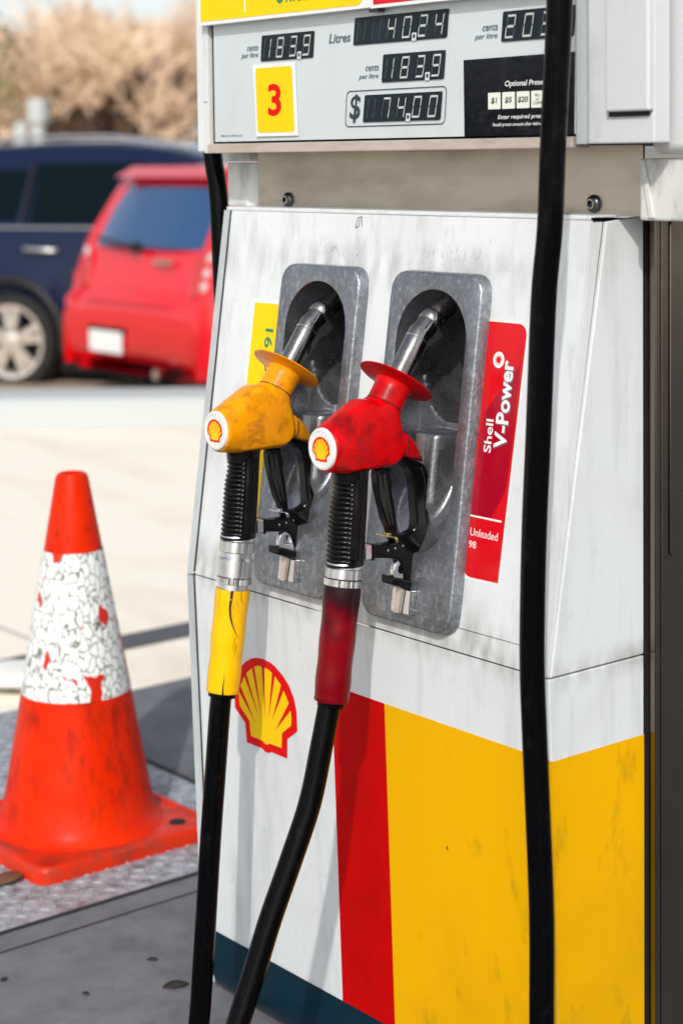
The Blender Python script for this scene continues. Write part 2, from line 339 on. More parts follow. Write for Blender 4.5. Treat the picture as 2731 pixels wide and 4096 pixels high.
# cabinet body behind the faces
mb = MB()
mb.box(.004, XR - .004, .34, .40, .0, 1.214); mb.box(.004, XR - .004, .085, .34, 1.19, 1.214); mb.prism([(.035, .05), (.012, .66), (.090, 1.20), (.185, 1.20), (.185, .05)], lambda a, b, w: Vector((w, a, b)), .002, .006); mb.box(.006, XR - .006, .045, .34, .03, .045)
mb.build('cabinet_core', 'gap', pump, smooth=0)
# upper front face with holes for the holsters
HX = [(.176, .326), (.4215, .5715)]; HV = (.095, .458); VT = .5576
mb = MB(); us = [0, HX[0][0], HX[0][1], HX[1][0], HX[1][1], XR]; vs_ = [0.0004, HV[0], HV[1], VT]
mb = MB()
gv = {}
for i, u in enumerate(us):
    for j, v in enumerate(vs_): gv[i, j] = len(gv)
vl = [None] * len(gv)
for (i, j), k in gv.items(): vl[k] = fu(us[i], vs_[j], 0)
nv = len(vl); vl += [v - _n * .003 for v in vl]
fs = []
for i in range(5):
    for j in range(3):
        if j == 1 and i in (1, 3): continue
        fs.append((gv[i, j], gv[i + 1, j], gv[i + 1, j + 1], gv[i, j + 1]))
fs2 = [tuple(reversed([a + nv for a in f])) for f in fs]
mb.add(vl, fs + fs2)
mb.build('upper_front_panel', 'whiteup', pump, smooth=0, recalc=False)
# lower front face: slightly rounded at the bottom
mb = MB(); prof = [(0, -.0008)] + [(0, -.05 * k) for k in range(1, 12)] + [(-.001, -.60), (-.004, -.63), (-.011, -.65), (-.022, -.662)]
vv = []; ff = []
for k, (w, v) in enumerate(prof):
    vv += [fl(0, v, w), fl(XR, v, w)]
for k in range(len(prof) - 1): ff.append((2 * k, 2 * k + 1, 2 * k + 3, 2 * k + 2))
mb.add(vv, ff); mb.build('lower_front_panel', 'white', pump)
# thin second seam above the bend
mb = MB()
mb.sheet([(0, .0004), (XR, .0004), (XR, .0010), (0, .0010)], fu, .0005)
mb.sheet([(.25, .030), (XR - .02, .0305), (XR - .02, .0312), (.25, .0308)], fu, .0005)
mb.build('panel_seam', 'crack', pump, smooth=0, recalc=False)
# folded edge trim on the left
mb = MB()
mb.add([Vector(p) for p in ((-.016, -.004, .667), (-.016, .076, 1.219), (-.0015, -.0025, .667), (-.0015, .0765, 1.219), (-.016, .04, .667), (-.016, .12, 1.219))], [(0, 2, 3, 1), (0, 1, 5, 4)])
mb.add([Vector(p) for p in ((-.016, -.004, .6655), (-.016, .012, .10), (-.0015, -.0025, .6655), (-.0015, .0165, .10), (-.016, .04, .6655), (-.016, .06, .10), (-.016, .022, .03), (-.0015, .026, .02))],
       [(0, 1, 3, 2), (0, 4, 5, 1), (1, 6, 7, 3)])
mb.build('edge_trim', 'greytrim', pump, smooth=0, recalc=False)
# side panel and its wedge shaped flange
fs_ = lambda a, b, w: Vector((XR + w, a, b))
mb = MB(); mb.prism([(.104, 1.216), (.170, 1.222), (.170, .6675), (.0035, .6675)], fs_, -.004, .003)
mb.build('upper_side_panel', 'white', pump, smooth=0, bevel=.0015)
mb = MB(); mb.prism([(.0005, .6655), (.170, .6655), (.170, .02), (.022, .02)], fs_, -.004, .003)
mb.build('lower_side_panel', 'white', pump, smooth=0, bevel=.0015)
mb = MB(); mb.prism([(.0795, 1.216), (.100, 1.216), (.0035, .672), (.0006, .669)], fs_, -.006, -.0005)
mb.build('side_flange', 'white', pump, smooth=0)
mb = MB(); mb.box(.700, .7455, .0, .03, .0, .0012, lambda a, b, c: fu(a, .30 + (b / .03) * .255, c)); 
# ledge on top of the cabinet
mb = MB(); mb.box(-.014, XR + .003, .079, .125, 1.2215, 1.2245); mb.box(-.012, XR, .0775, .080, 1.219, 1.2235)
mb.build('top_ledge', 'white', pump, smooth=0, bevel=.001)
# vinyl: red, yellow and teal areas
mb = MB(); mb.prism([(.3265, -.1005), (.4395, -.1010), (.4372, -.5480), (.4372, -.655), (.3245, -.655), (.3245, -.5575)], fl, .0002, .0006, False)
mb.build('red_stripe', 'redvinyl', pump, smooth=0, recalc=False)
mb = MB(); mb.prism([(.4395, -.1010), (XR + .0036, -.1015), (XR + .0036, -.65), (.4372, -.65)], fl, .0002, .0006, False)
mb.build('yellow_field', 'yellowvinyl', pump, smooth=0, recalc=False)
mb = MB(); mb.prism([(.1695, .5640), (.1695, .022), (.0222, .022), (.0034, .5645)], fs_, .0032, .0036, False)
mb.build('yellow_side_field', 'yellowvinyl', pump, smooth=0, recalc=False)
mb = MB(); mb.cur = 0
tp = [(0.001, -.5562), (XR, -.5562)]
prof2 = [(.0012, -.5562), (.0012, -.60), (-.0002 + .0006, -.63), (-.0098, -.65), (-.021, -.662)]
vv = []; ff = []
for w, v in prof2: vv += [fl(0.0005, v, w), fl(XR + .001, v, w)]
for k in range(len(prof2) - 1): ff.append((2 * k, 2 * k + 1, 2 * k + 3, 2 * k + 2))
mb.add(vv, ff); mb.build('teal_band', 'tealvinyl', pump, recalc=False)
put_pecten(fl, .0004, .1672, -.0966, 1.0, pump, ('shell_emblem',))

# steel back plate, bolts, left post bracket
mb = MB(); mb.box(.012, .794, .120, .124, 1.2228, 1.3105); mb.build('steel_back_plate', 'steel', pump, smooth=0, bevel=.0008)
for bx, bz in ((.0895, 1.2352), (.7142, 1.2373)):
    mb = MB(); mb.lathe((bx, .1198, bz), (0, -1, 0), [(.0115, 0), (.0115, .0015), (.0105, .004), (.0075, .0068), (.0048, .0076), (.0046, .004), (.0001, .0035)], 28, cap=False)
    b = mb.build('bolt', 'bolt', pump)
    mb = MB(); mb.lathe((bx, .1121, bz), (0, -1, 0), [(.0062, 0), (.0060, .0008), (.0047, .0008), (.0045, 0)], 24, cap=False); mb.build('bolt_rim', 'chrome', b)
mb = MB()
mb.prism([(-.0655, .118), (-.0165, .118), (.011, .135), (.011, .2), (-.0655, .2)], lambda a, b, w: Vector((a, b, w)), 1.2235, 1.2915)
mb.prism([(-.0700, .114), (.000, .114), (.012, .130), (.012, .2), (-.0700, .2)], lambda a, b, w: Vector((a, b, w)), 1.293, 1.309)
mb.build('post_bracket', 'whitegrim', pump, smooth=0, bevel=.002)

# ---- display head
mb = MB(); mb.box(.0, .83, .075, .50, 1.3095, 1.95); mb.build('head_housing', 'gap', pump, smooth=0)
mb = MB(); mb.box(-.0015, .749, .0505, .056, 1.3235, 1.80); face = mb.build('display_face', 'whiteclean', pump, smooth=0)
mb = MB(); mb.box(-.013, .749, .044, .075, 1.3065, 1.3205); mb.build('bottom_rail', 'steeltrim', pump, smooth=0, bevel=.0015)
mb = MB(); mb.box(-.0105, -.0022, .054, .07, 1.3205, 1.80); mb.build('window_gap', 'crack', pump, smooth=0)
mb = MB(); mb.box(-.0235, -.0108, .046, .07, 1.3068, 1.80); mb.box(-.0225, -.0120, .0435, .0465, 1.385, 1.3862); mb.box(-.0225, -.0120, .0435, .0465, 1.5, 1.5012)
mb.build('window_frame', 'whitegrim', pump, smooth=0, bevel=.001)
mb = MB(); mb.box(-.048, -.0242, .050, .46, 1.3085, 1.80); mb.build('left_side_cover', 'white', pump, smooth=0, bevel=.003, seg=3)
mb = MB(); mb.prism([(.7505, .052)] + [(.7590 - .0085 * cos(rad(t)) , .0530 - .0085 * sin(rad(t)) + .0) for t in range(0, 91, 15)] + [(.7715, .0445), (.7715, .07), (.7505, .07)], lambda a, b, w: Vector((a, b, w)), 1.3112, 1.80)
mb.build('corner_trim', 'greytrim', pump)
mb = MB(); mb.box(.7725, .876, .047, .075, 1.3112, 1.80); mb.build('right_cover', 'greywhite', pump, smooth=0, bevel=.002)
mb = MB(); mb.box(.8085, .870, .0440, .047, 1.3425, 1.80); mb.build('inset_gap', 'crack', pump, smooth=0)
mb = MB(); mb.box(.8105, .8765, .036, .0465, 1.3480, 1.80); mb.build('inset_cover', 'greywhite', pump, smooth=0, bevel=.003, seg=3)
mb = MB(); mb.box(.8345, .97, .085, .55, 1.2985, 1.80); mb.build('service_cover', 'greywhite', pump, smooth=40, bevel=.012, seg=5)
mb = MB(); mb.box(.806, .93, .100, .5, 1.2190, 1.2935)
mb.build('lower_cover', 'whitegrim', pump, smooth=0, bevel=.003)
mb = MB(); mb.prism([(.8085, 1.292), (.8155, 1.292), (.8325, 1.222), (.823, 1.222)], lambda u, v, w: Vector((u, .1 - w, v)), .0, .0035)
mb.build('cover_flute', 'whitegrim', pump, smooth=0, bevel=.0015)

# grade sign strips above the display
mb = MB(); mb.box(-.0165, .3865, .034, .048, 1.4985, 1.80); ys = mb.build('yellow_price_sign', 'stickerwhite', pump, smooth=0, bevel=.0006)
fs2_ = lambda u, v, w: Vector((u, .034 - w, v))
mb = MB(); mb.prism([(-.0105, 1.5045), (-.0105, 1.80), (.372, 1.80), (.372, 1.5140), (.3690, 1.5070), (.362, 1.5035)], fs2_, .0001, .0006); mb.build('sign_field', 'stickeryellow', ys, smooth=0)
mb = MB(); mb.box(.1022, .1042, .0328, .0333, 1.5105, 1.79); mb.build('divider_line', 'whiteprint', ys, smooth=0)
mb = MB(); put_text(mb, 'Unleaded', fs2_, .0012, .1780, .3050, 1.5185, 1.5585, bold=0.0135, shear=0); mb.build('sign_text', 'greenprint', ys, smooth=0, recalc=False)
mb = MB(); mb.box(.3880, .755, .034, .048, 1.4970, 1.80); rs = mb.build('red_price_sign', 'stickerwhite', pump, smooth=0, bevel=.0006)
mb = MB(); mb.prism([(.3940, 1.5020), (.745, 1.5020), (.745, 1.80), (.3940, 1.80)], fs2_, .0001, .0006); mb.build('sign_field', 'stickerred', rs, smooth=0)
mb = MB(); mb.box(.382, .400, .036, .048, 1.4925, 1.4968); mb.build('sign_clip', 'bolt', pump, smooth=0)

# LCD windows
SEG = {'0': 'abcdef', '1': 'bc', '2': 'abged', '3': 'abgcd', '4': 'fgbc', '5': 'afgcd', '6': 'afgedc', '7': 'abc', '8': 'abcdefg', '9': 'abcdfg', ' ': ''}
def segpoly(k):
    t = .12; m = .02
    P = {'a': [(0, 1), (1, 1), (1 - t, 1 - t * .8), (t, 1 - t * .8)], 'd': [(t, t * .8), (1 - t, t * .8), (1, 0), (0, 0)], 'g': [(t, .5 - t * .45), (1 - t, .5 - t * .45), (1 - t, .5 + t * .45), (t, .5 + t * .45)],
         'b': [(1, 1), (1, .5), (1 - t * .7, .53), (1 - t, 1 - t * .8)], 'c': [(1, .5), (1, 0), (1 - t, t * .8), (1 - t * .7, .47)],
         'f': [(0, 1), (t, 1 - t * .8), (t * .7, .53), (0, .5)], 'e': [(0, .5), (t * .7, .47), (t, t * .8), (0, 0)]}[k]
    cx = sum(p[0] for p in P) / 4; cy = sum(p[1] for p in P) / 4
    return [(cx + (x - cx) * .93, cy + (y - cy) * .96) for x, y in P]
def lcd(x0, x1, z0, z1, slant, digits, dp):
    H = z1 - z0; sl = slant / H
    fr = lambda u, v, w: fh(u + (v - z0) * sl, v, w)
    mb = MB(); mb.prism(rrect(x0, x1, z0, z1, .0022, 3), fr, .0002, .0012); o = mb.build('lcd_window', 'lcd', pump, smooth=0)
    n = len(digits); p = (x1 - x0) / n; dw = p * .50; dh = H * .78
    mb = MB(); off = MB()
    for i, ch in enumerate(digits):
        cx = x0 + p * (i + .5); bz = z0 + H * .10
        for k in 'abcdefg':
            tgt = mb if k in SEG[ch] else (off if k in 'bcef' else None)
            if tgt is None: continue
            tgt.sheet([(cx - dw / 2 + a * dw + (b - .5) * dh * .10, bz + b * dh) for a, b in segpoly(k)], fr, .0016 if tgt is mb else .0014)
    mb.build('lit_segments', 'seg', o, smooth=0, recalc=False); off.build('dim_segments', 'segoff', o, smooth=0, recalc=False)
    if dp:
        cx = x0 + p * dp
        mb = MB(); mb.cur = 0; mb.sheet(rrect(cx - .0045, cx + .0045, z0 - .0008, z0 + H * .27, .0012, 3), fr, .0018)
        mb.cur = 1; mb.sheet([(cx + .0024 * cos(t * pi / 8), z0 + H * .14 + .0027 * sin(t * pi / 8)) for t in range(16)], fr, .0021)
        mb.build('decimal_point', ['whiteclean', 'darkprint'], o, smooth=0, recalc=False)
lcd(.1188, .2422, 1.4392, 1.4767, .0040, '1839', 3)
lcd(.3322, .5222, 1.4515, 1.4886, .0045, '  4024', 4)
lcd(.3914, .5156, 1.3985, 1.4358, .0042, '1839', 3)
lcd(.3511, .5081, 1.3458, 1.3826, .0049, ' 7400', 3)
lcd(.6230, .7470, 1.4403, 1.4776, .0040, '2039', 3)
for (t, a) in (('cents', (.0850, .1126, 1.4560, 1.4638)), ('per litre', (.0702, .1124, 1.4440, 1.4538)), ('cents', (.3574, .3856, 1.4152, 1.4230)), ('per litre', (.3429, .3844, 1.4030, 1.4115)),
               ('cents', (.5888, .6170, 1.4556, 1.4636)), ('per litre', (.5746, .6160, 1.4440, 1.4526)), ('Minimum Delivery 2L', (.0157, .0698, 1.3302, 1.3342))):
    mb = MB(); put_text(mb, t, fh, .0006, *a, bold=0.0099, shear=.22); mb.build('price_caption' if len(t) < 12 else 'delivery_caption', 'greyprint', face, smooth=0, recalc=False)
mb = MB(); put_text(mb, 'Litres', fh, .0006, .2783, .3259, 1.4570, 1.4700, bold=0.0135, shear=.22); mb.build('litres_caption', 'greyprint', face, smooth=0, recalc=False)
mb = MB()
fo = rrect(.3116, .5170, 1.3398, 1.3895, .008, 6); fi = rrect(.3128, .5158, 1.3410, 1.3883, .0068, 6)
shx = lambda p: [(x + (z - 1.3398) * .09, z) for x, z in p]
fo = shx(fo); fi = shx(fi); n = len(fo)
mb.add([fh(a, b, .0006) for a, b in fo] + [fh(a, b, .0006) for a, b in fi], [(i, (i + 1) % n, n + (i + 1) % n, n + i) for i in range(n)])
put_text(mb, '$', fh, .0006, .3218, .3460, 1.3454, 1.3842, bold=0.0158, shear=.15)
mb.build('dollar_frame', 'darkprint', face, smooth=0, recalc=False)

# number sign
f3 = lambda u, v, w: Vector((u, .044 - w + (v - 1.33) * .0, v))
mb = MB(); mb.prism([(.1080, 1.3300), (.2070, 1.3300), (.2018, 1.4350), (.1012, 1.4350)], lambda u, v, w: Vector((u, .0490 - w, v)), 0, .0015)
ns = mb.build('number_sign', 'stickerwhite', pump, smooth=0)
q = rrect(0, 1, 0, 1, .06, 5)
mb = MB(); mb.sheet([(.1121 + .0882 * a - .0045 * b + 0 * a, 1.3355 + .0942 * b) for a, b in q], lambda u, v, w: Vector((u, .0470 - w, v)), 0.0)
mb.build('sign_field', 'stickeryellow', ns, smooth=0, recalc=False)
mb = MB(); put_text(mb, '3', lambda u, v, w: Vector((u, .0466, v)), 0, .1385, .1702, 1.3590, 1.4056, bold=0.0270); mb.build('number_three', 'logored', ns, smooth=0, recalc=False)

# preset panel
mb = MB(); mb.prism([(.5549, 1.3235), (.7475, 1.3230), (.7488, 1.4218), (.5541, 1.4208)], fh, .0002, .0012); ps = mb.build('preset_panel', 'blackglass', pump, smooth=0)
mb = MB(); put_text(mb, 'Optional Preset', fh, .0016, .6301, .7010, 1.3825, 1.3915, bold=0.0113, shear=.2); mb.build('preset_heading', 'whiteprint', ps, smooth=0, recalc=False)
mb = MB(); put_text(mb, 'Enter required preset amount', fh, .0016, .6169, .7330, 1.3425, 1.3492, bold=0.0090, shear=.2); mb.build('preset_instruction', 'whiteprint', ps, smooth=0, recalc=False)
mb = MB(); put_text(mb, 'Recall preset amount after delivery', fh, .0016, .6082, .6990, 1.3340, 1.3395, bold=0.0045)
mb.build('preset_note', 'whiteprint', ps, smooth=0, recalc=False)
for (a, b, t, tw) in ((.5997, .6220, '$1', .5), (.6253, .6475, '$5', .56), (.6509, .6731, '$20', .82), (.6763, .6985, 'FILL\nor\nCLEAR', .7)):
    mb = MB(); mb.prism(rrect(a, b, 1.3567, 1.3775, .001, 3), fh, .0013, .0018); bt = mb.build('preset_button', 'cream', ps, smooth=0)
    mb = MB(); c_ = (a + b) / 2; hw = (b - a) * tw / 2
    if len(t) < 4: put_text(mb, t, fh, .0021, c_ - hw, c_ + hw, 1.3630, 1.3712, bold=0.0225, shear=.15)
    else: put_text(mb, t, fh, .0021, c_ - hw, c_ + hw, 1.3610, 1.3738, bold=0.0090, shear=.15, align='CENTER')
    mb.build('button_text', 'darkprint', bt, smooth=0, recalc=False)

# right hand charcoal cladding
fx = lambda a, b, w: Vector((.765 + w, a, b))
mb = MB(); mb.box(.60, .765, .186, .95, .0, 1.2175); col_ = mb.build('side_cladding', 'column', pump, smooth=0, bevel=.002)
mb = MB(); mb.prism(rrect(.2005, .80, .790, 1.2150, .006, 5), fx, .0, .0025); mb.build('cladding_panel', 'column', pump, bevel=.001)
mb = MB(); mb.box(.752, .7645, .176, .1855, .0, 1.2175); mb.build('cladding_edge', 'column', pump, smooth=0, bevel=.002)
mb = MB(); mb.box(.74, .7515, .1715, .19, .0, 1.2175); mb.build('side_gap', 'crack', pump, smooth=0)
# plinth
mb = MB(); mb.box(.01, .74, .05, .9, -.002, .045); mb.build('plinth', 'gap', pump, smooth=0)

# stickers on the upper face
mb = MB(); mb.prism([(.0800, .4262), (.160, .4262), (.160, .10), (.0800, .10)], fu, .0002, .0004, False)
st = mb.build('yellow_grade_sticker', 'stickerwhite', pump, smooth=0, recalc=False)
mb = MB(); mb.prism(rrect(.0830, .1500, .175, .4208, .010, 5, (1, 0, 0, 0)), fu, .0005, .0007, False); mb.sheet([(.083, .105), (.15, .105), (.15, .1735), (.083, .1735)], fu, .0007)
mb.build('sticker_field', 'stickeryellow', st, smooth=0, recalc=False)
mb = MB(); put_text(mb, '91', fu, .0010, .1165, .1362, .3552, .3837, bold=0.0203, rot=90); mb.build('grade_number', 'greenprint', st, smooth=0, recalc=False)
mb = MB(); put_text(mb, 'Unleaded', fu, .0010, .1165, .1362, .205, .335, bold=0.0135, rot=90)
mb.build('grade_text', 'greenprint', st, smooth=0, recalc=False)

mb = MB(); mb.prism([(.5775, .4272), (.6608, .4280), (.6505, .0940), (.5670, .0935)], fu, .0002, .0004, False)
st = mb.build('red_grade_sticker', 'stickerwhite', pump, smooth=0, recalc=False)
def strap(u, v): return (u + (v - .4236) * .0225 * 1, v)     # the sticker leans slightly
arc = lambda cx, cy, rx, ry, a0, a1, n=7: [(cx + rx * cos(rad(a0 + (a1 - a0) * i / n)), cy + ry * sin(rad(a0 + (a1 - a0) * i / n))) for i in range(n + 1)]
R_ = [(.5790, .4240)] + arc(.6420, .4095, .0150, .0145, 90, 0) + [(.6486, .0983)] + arc(.5990, .1125, .0165, .0150, 270, 180) + [(.5735, .15)]
mb = MB(); mb.prism(R_, fu, .0005, .0007, False); mb.build('sticker_field', 'stickerred', st, smooth=0, recalc=False)
mb = MB(); mb.sheet([(.6507, .3727), (.5950, .3077), (.5910, .2700), (.5885, .1765), (.6259, .1775), (.6464, .2134), (.6500, .2861)], fu, .0009); mb.build('sticker_flash', 'crimson', st, smooth=0, recalc=False)
mb = MB(); gr = MB()
put_text(gr, 'V-Power', fu, .0011, .6190, .6417, .2652 - .0015, .3768 - .0012, bold=0.0338, rot=90, slope=0)
put_text(mb, 'V-Power', fu, .0013, .6178, .6405, .2652, .3768, bold=0.0270, rot=90); mb.build('grade_name', 'whiteprint', st, smooth=0, recalc=False)
mb = MB(); put_text(mb, 'Shell', fu, .0013, .6005, .6138, .2576, .2999, bold=0.0158, rot=90); mb.build('shop_name', 'whiteprint', st, smooth=0, recalc=False)
mb = MB(); mb.sheet([(.5882, .1760), (.6449, .1762), (.6448, .1738), (.5882, .1738)], fu, .0013); mb.build('divider_line', 'whiteprint', st, smooth=0, recalc=False)
mb = MB(); put_text(mb, 'Unleaded', fu, .0013, .5910, .6412, .1500, .1600, bold=0); mb.build('grade_text', 'whiteprint', st, smooth=0, recalc=False)
mb = MB(); put_text(mb, '98', fu, .0013, .5908, .6038, .1346, .1434, bold=0); mb.build('grade_number', 'whiteprint', st, smooth=0, recalc=False)
mb = MB(); mb.sheet([(.6123 + .0100 * cos(t * pi / 16), .3761 + .0104 * sin(t * pi / 16)) for t in range(32)], fu, .0013); mb.build('round_mark', 'whiteprint', st, smooth=0, recalc=False)
gr.build('word_shade', 'greyprint', st, smooth=0, recalc=False)
mb = MB(); pts = []
for t in range(20):
    r = .0076 if t % 2 == 0 else .0034; a = t * pi / 10 + (0 if t % 2 == 0 else .12); pts.append((.6123 + r * cos(a), .3761 + r * sin(a) * 1.03))
mb.sheet(pts, fu, .0015); mb.build('star_mark', 'logored', st, smooth=0, recalc=False)

# ---- holsters
def holster(cx):
    N = 160; T = .017
    def rr(hw, v0, v1, r, ang):       # point on rounded rect outline along angle
        c = Vector((cos(ang), sin(ang))); hh = (v1 - v0) / 2
        # ray / rounded-rect intersection by search
        lo, hi = 0, 1.0
        for _ in range(30):
            m_ = (lo + hi) / 2; x = abs(c.x * m_); y = abs(c.y * m_)
            qx = x - (hw - r); qy = y - (hh - r)
            d = (sqrt(max(qx, 0) ** 2 + max(qy, 0) ** 2) + min(max(qx, qy), 0)) - r
            if d > 0: hi = m_
            else: lo = m_
        return Vector((c.x * lo, c.y * lo + (v0 + v1) / 2))
    def loop(hw, v0, v1, r): return [rr(hw, v0, v1, r, 2 * pi * i / N) for i in range(N)]
    OP = (.0685, .112, .459, .068)
    op = loop(*OP)
    mb = MB()
    rings = []
    for (hw, v0, v1, r, w) in ((.0915, .0165, .4835, .026, .0), (.0890, .0190, .4810, .026, .0150), (.0880, .0200, .4800, .0255, .0164), (.0862, .0218, .4782, .025, .017)):
        rings.append([fu(cx + p.x, p.y, w) for p in loop(hw, v0, v1, r)])
    for k, (f_, w) in enumerate(((.5, .017), (.07, .0172), (.0, .0164))):
        a = loop(.0862, .0218, .4782, .025)
        rings.append([fu(cx + a[i].x * f_ + op[i].x * (1 - f_), a[i].y * f_ + op[i].y * (1 - f_), w) for i in range(N)])
    vs = [p for r in rings for p in r]
    fs = [(k * N + i, k * N + (i + 1) % N, (k + 1) * N + (i + 1) % N, (k + 1) * N + i) for k in range(len(rings) - 1) for i in range(N)]
    mb.add(vs, fs)
    h = mb.build('nozzle_holster', 'castalu', pump, smooth=40)
    # recess
    ss = lambda a, b, x: (lambda t: t * t * (3 - 2 * t))(min(1, max(0, (x - a) / (b - a))))
    def depth(u, v, edge):
        base = .016 + .036 * ss(.12, .24, v)
        d = math.hypot(u * 1.0, v - .345) if v < .345 else max(abs(u), 0)
        pocket = 1 - ss(.050, .060, d)
        base = base + (.125 - base) * (pocket if v < .345 else 1 - ss(.056, .066, abs(u)) * .6)
        base += .15 * ss(.330, .385, v) * (1 - ss(.046, .056, math.hypot(u, max(0, v - .389))))
        rib = (1 - ss(.019, .031, abs(u + .006))) * ss(.135, .165, v - abs(u + .006) * .9) * (1 - ss(.268, .276, v))
        base = base + (.010 + 9 * (u + .006) ** 2 - base) * rib
        seam = (1 - ss(.001, .004, abs(u - .036 - (v - .25) * .05))) * ss(.20, .23, v) * (1 - ss(.40, .43, v))
        base -= .006 * seam
        return base * ss(0, .0065, edge) + .0004
    K = 30; rings = []
    for k in range(K + 1):
        t = k / K; t = t ** 1.25; ring = []
        for i in range(N):
            q = op[i]; a = Vector((0, min(max(q.y, .182), .389)))
            p = q.lerp(a, t * .995); edge = (p - q).length
            ring.append(fu(cx + p.x, p.y, .0164 - depth(p.x, p.y, edge)))
        rings.append(ring)
    vs = [p for r in rings for p in r]
    fs = [(k * N + i, k * N + (i + 1) % N, (k + 1) * N + (i + 1) % N, (k + 1) * N + i) for k in range(K) for i in range(N)]
    mb = MB(); mb.add(vs, fs); mb.build('holster_recess', 'castalu2', h, smooth=50)
    # latch: silver plate, eye, black lever
    mb = MB(); mb.box(-.0180, .0185, .0340, .0665, .017, .0265, lambda a, b, c: fu(cx + a + .0035, b, c))
    lp = mb.build('latch_plate', 'chrome', h, smooth=0, bevel=.0012)
    mb = MB(); mb.prism([(-.0085, .0665), (.002, .0665), (-.0005, .034), (-.010, .034)], lambda u, v, w: fu(cx + u + .0035, v, w), .0266, .0290)
    mb.build('latch_rib', 'steeltrim', lp, smooth=0)
    mb = MB(); mb.prism([(.0068, .0660), (.0073, .0660), (.0048, .034), (.0043, .034)], lambda u, v, w: fu(cx + u + .0035, v, w), .0266, .0275)
    mb.build('latch_groove', 'crack', lp, smooth=0)
    # eye: plate in the y-z plane with a hole
    cy, cz = -.0180, .7620; R1 = .0145; R2 = .0066; n = 28; X0 = cx - .002; X1 = cx + .006
    out = [(cy + R1 * cos(2 * pi * i / n), cz + R1 * sin(2 * pi * i / n)) for i in range(n)]
    out = [(y, min(z, 9)) if z >= cz else (y, z - .010 * (1 if abs(y - cy) < R1 * .99 else 0)) for y, z in out]
    inn = [(cy + R2 * cos(2 * pi * i / n), cz + .001 + R2 * sin(2 * pi * i / n)) for i in range(n)]
    vs = [Vector((x, y, z)) for x in (X0, X1) for L in (out, inn) for y, z in L]
    fs = []
    for i in range(n):
        j = (i + 1) % n
        fs += [(i, j, n + j, n + i), (2 * n + i, 3 * n + i, 3 * n + j, 2 * n + j), (i, 2 * n + i, 2 * n + j, j), (n + i, n + j, 3 * n + j, 3 * n + i)]
    mb = MB(); mb.add(vs, fs); mb.build('latch_eye', 'chrome', h, smooth=30, bevel=.0008)
    lv = [(-.0370, .7555), (-.0228, .7520), (-.0096, .7465), (.004, .7465), (.004, .7350), (-.0196, .7385), (-.0368, .7450)]
    mb = MB(); mb.prism(lv, lambda a, b, w: Vector((cx + w, a, b)), -.015, .011); mb.build('latch_lever', 'blackplastic', h, smooth=30, bevel=.002)
    return h
M['castalu2'] = mat('cast_aluminium_recess', (.36, .37, .40), .32, metal=.85, dirt=(.06, .06, .065), dirt_amt=.75, dirt_scale=(10, 10, 8), dirt_lo=.40, dirt_hi=.66,
                    dirt2=(.6, .62, .66), dirt2_amt=.35, dirt2_scale=(160, 160, 100), dirt2_lo=.52, dirt2_hi=.8, rvar=.15, bump=.0012, bump_scale=240, bump_str=.5)
holster(.251); holster(.4965)
# scribble and dirt marks at the top of the face
random.seed(4)
mb = MB()
for i in range(60):
    u = random.choice((.25, .49)) + random.gauss(0, .045); v = .497 + abs(random.gauss(0, .010)); L = random.uniform(.004, .016); a = random.gauss(pi / 2, .5)
    d = (cos(a) * L, sin(a) * L); p = .00022
    mb.sheet([(u, v), (u + p * 2, v), (u + d[0] + p, v + d[1])], fu, .0004)
for (x0, y0, x1, y1) in ((.300, .538, .304, .552), (.304, .552, .312, .5535), (.312, .5535, .3135, .540), (.307, .540, .3085, .5515), (.3005, .537, .307, .540)):
    d = Vector((x1 - x0, y1 - y0)).normalized() * .0006; mb.sheet([(x0 - d.y, y0 + d.x), (x0 + d.y, y0 - d.x), (x1 + d.y, y1 - d.x), (x1 - d.y, y1 + d.x)], fu, .0004)
mb.build('scratch_marks', 'grime', pump, smooth=0, recalc=False)

# ================================================================== NOZZLES
GUARD = [(-0.009, 0.9041), (0.0073, 0.9018), (0.0222, 0.8963), (0.033, 0.8898), (0.0387, 0.8752), (0.0414, 0.8508), (0.0436, 0.8314), (0.0461, 0.8184), (0.0405, 0.809), (0.0387, 0.8003), (0.026, 0.7907), (0.0217, 0.7837), (0.0191, 0.7688), (0.0154, 0.7453), (0.0119, 0.7281), (-0.0063, 0.731), (-0.0061, 0.7499), (-0.0124, 0.7684), (-0.0205, 0.774), (-0.0432, 0.778), (-0.0601, 0.7799), (-0.0607, 0.7967), (-0.0446, 0.795), (-0.0284, 0.7946), (-0.0186, 0.7951), (-0.0202, 0.8034), (-0.0136, 0.805), (-0.0071, 0.8026), (0.0028, 0.8034), (0.012, 0.8059), (0.0154, 0.8099), (0.0166, 0.8198), (0.0149, 0.839), (0.0127, 0.8644), (0.0103, 0.8773), (0.0055, 0.8879), (-0.0043, 0.8966), (-0.0125, 0.9)]
TRIG = [(-0.0481, 0.8939), (-0.0417, 0.8944), (-0.0271, 0.894), (-0.0264, 0.8839), (-0.0225, 0.8735), (-0.0251, 0.8638), (-0.0212, 0.8496), (-0.0181, 0.8304), (-0.0159, 0.8113), (-0.0169, 0.7939), (-0.0218, 0.7946), (-0.0258, 0.8052), (-0.0297, 0.8145), (-0.0361, 0.8266), (-0.0423, 0.8485), (-0.0484, 0.8729), (-0.0498, 0.8855)]
AX = Vector((0, .575, .817)).normalized(); CB = Vector((0, -.0315, .975))
fyz = lambda a, b, w: Vector((w, a, b))

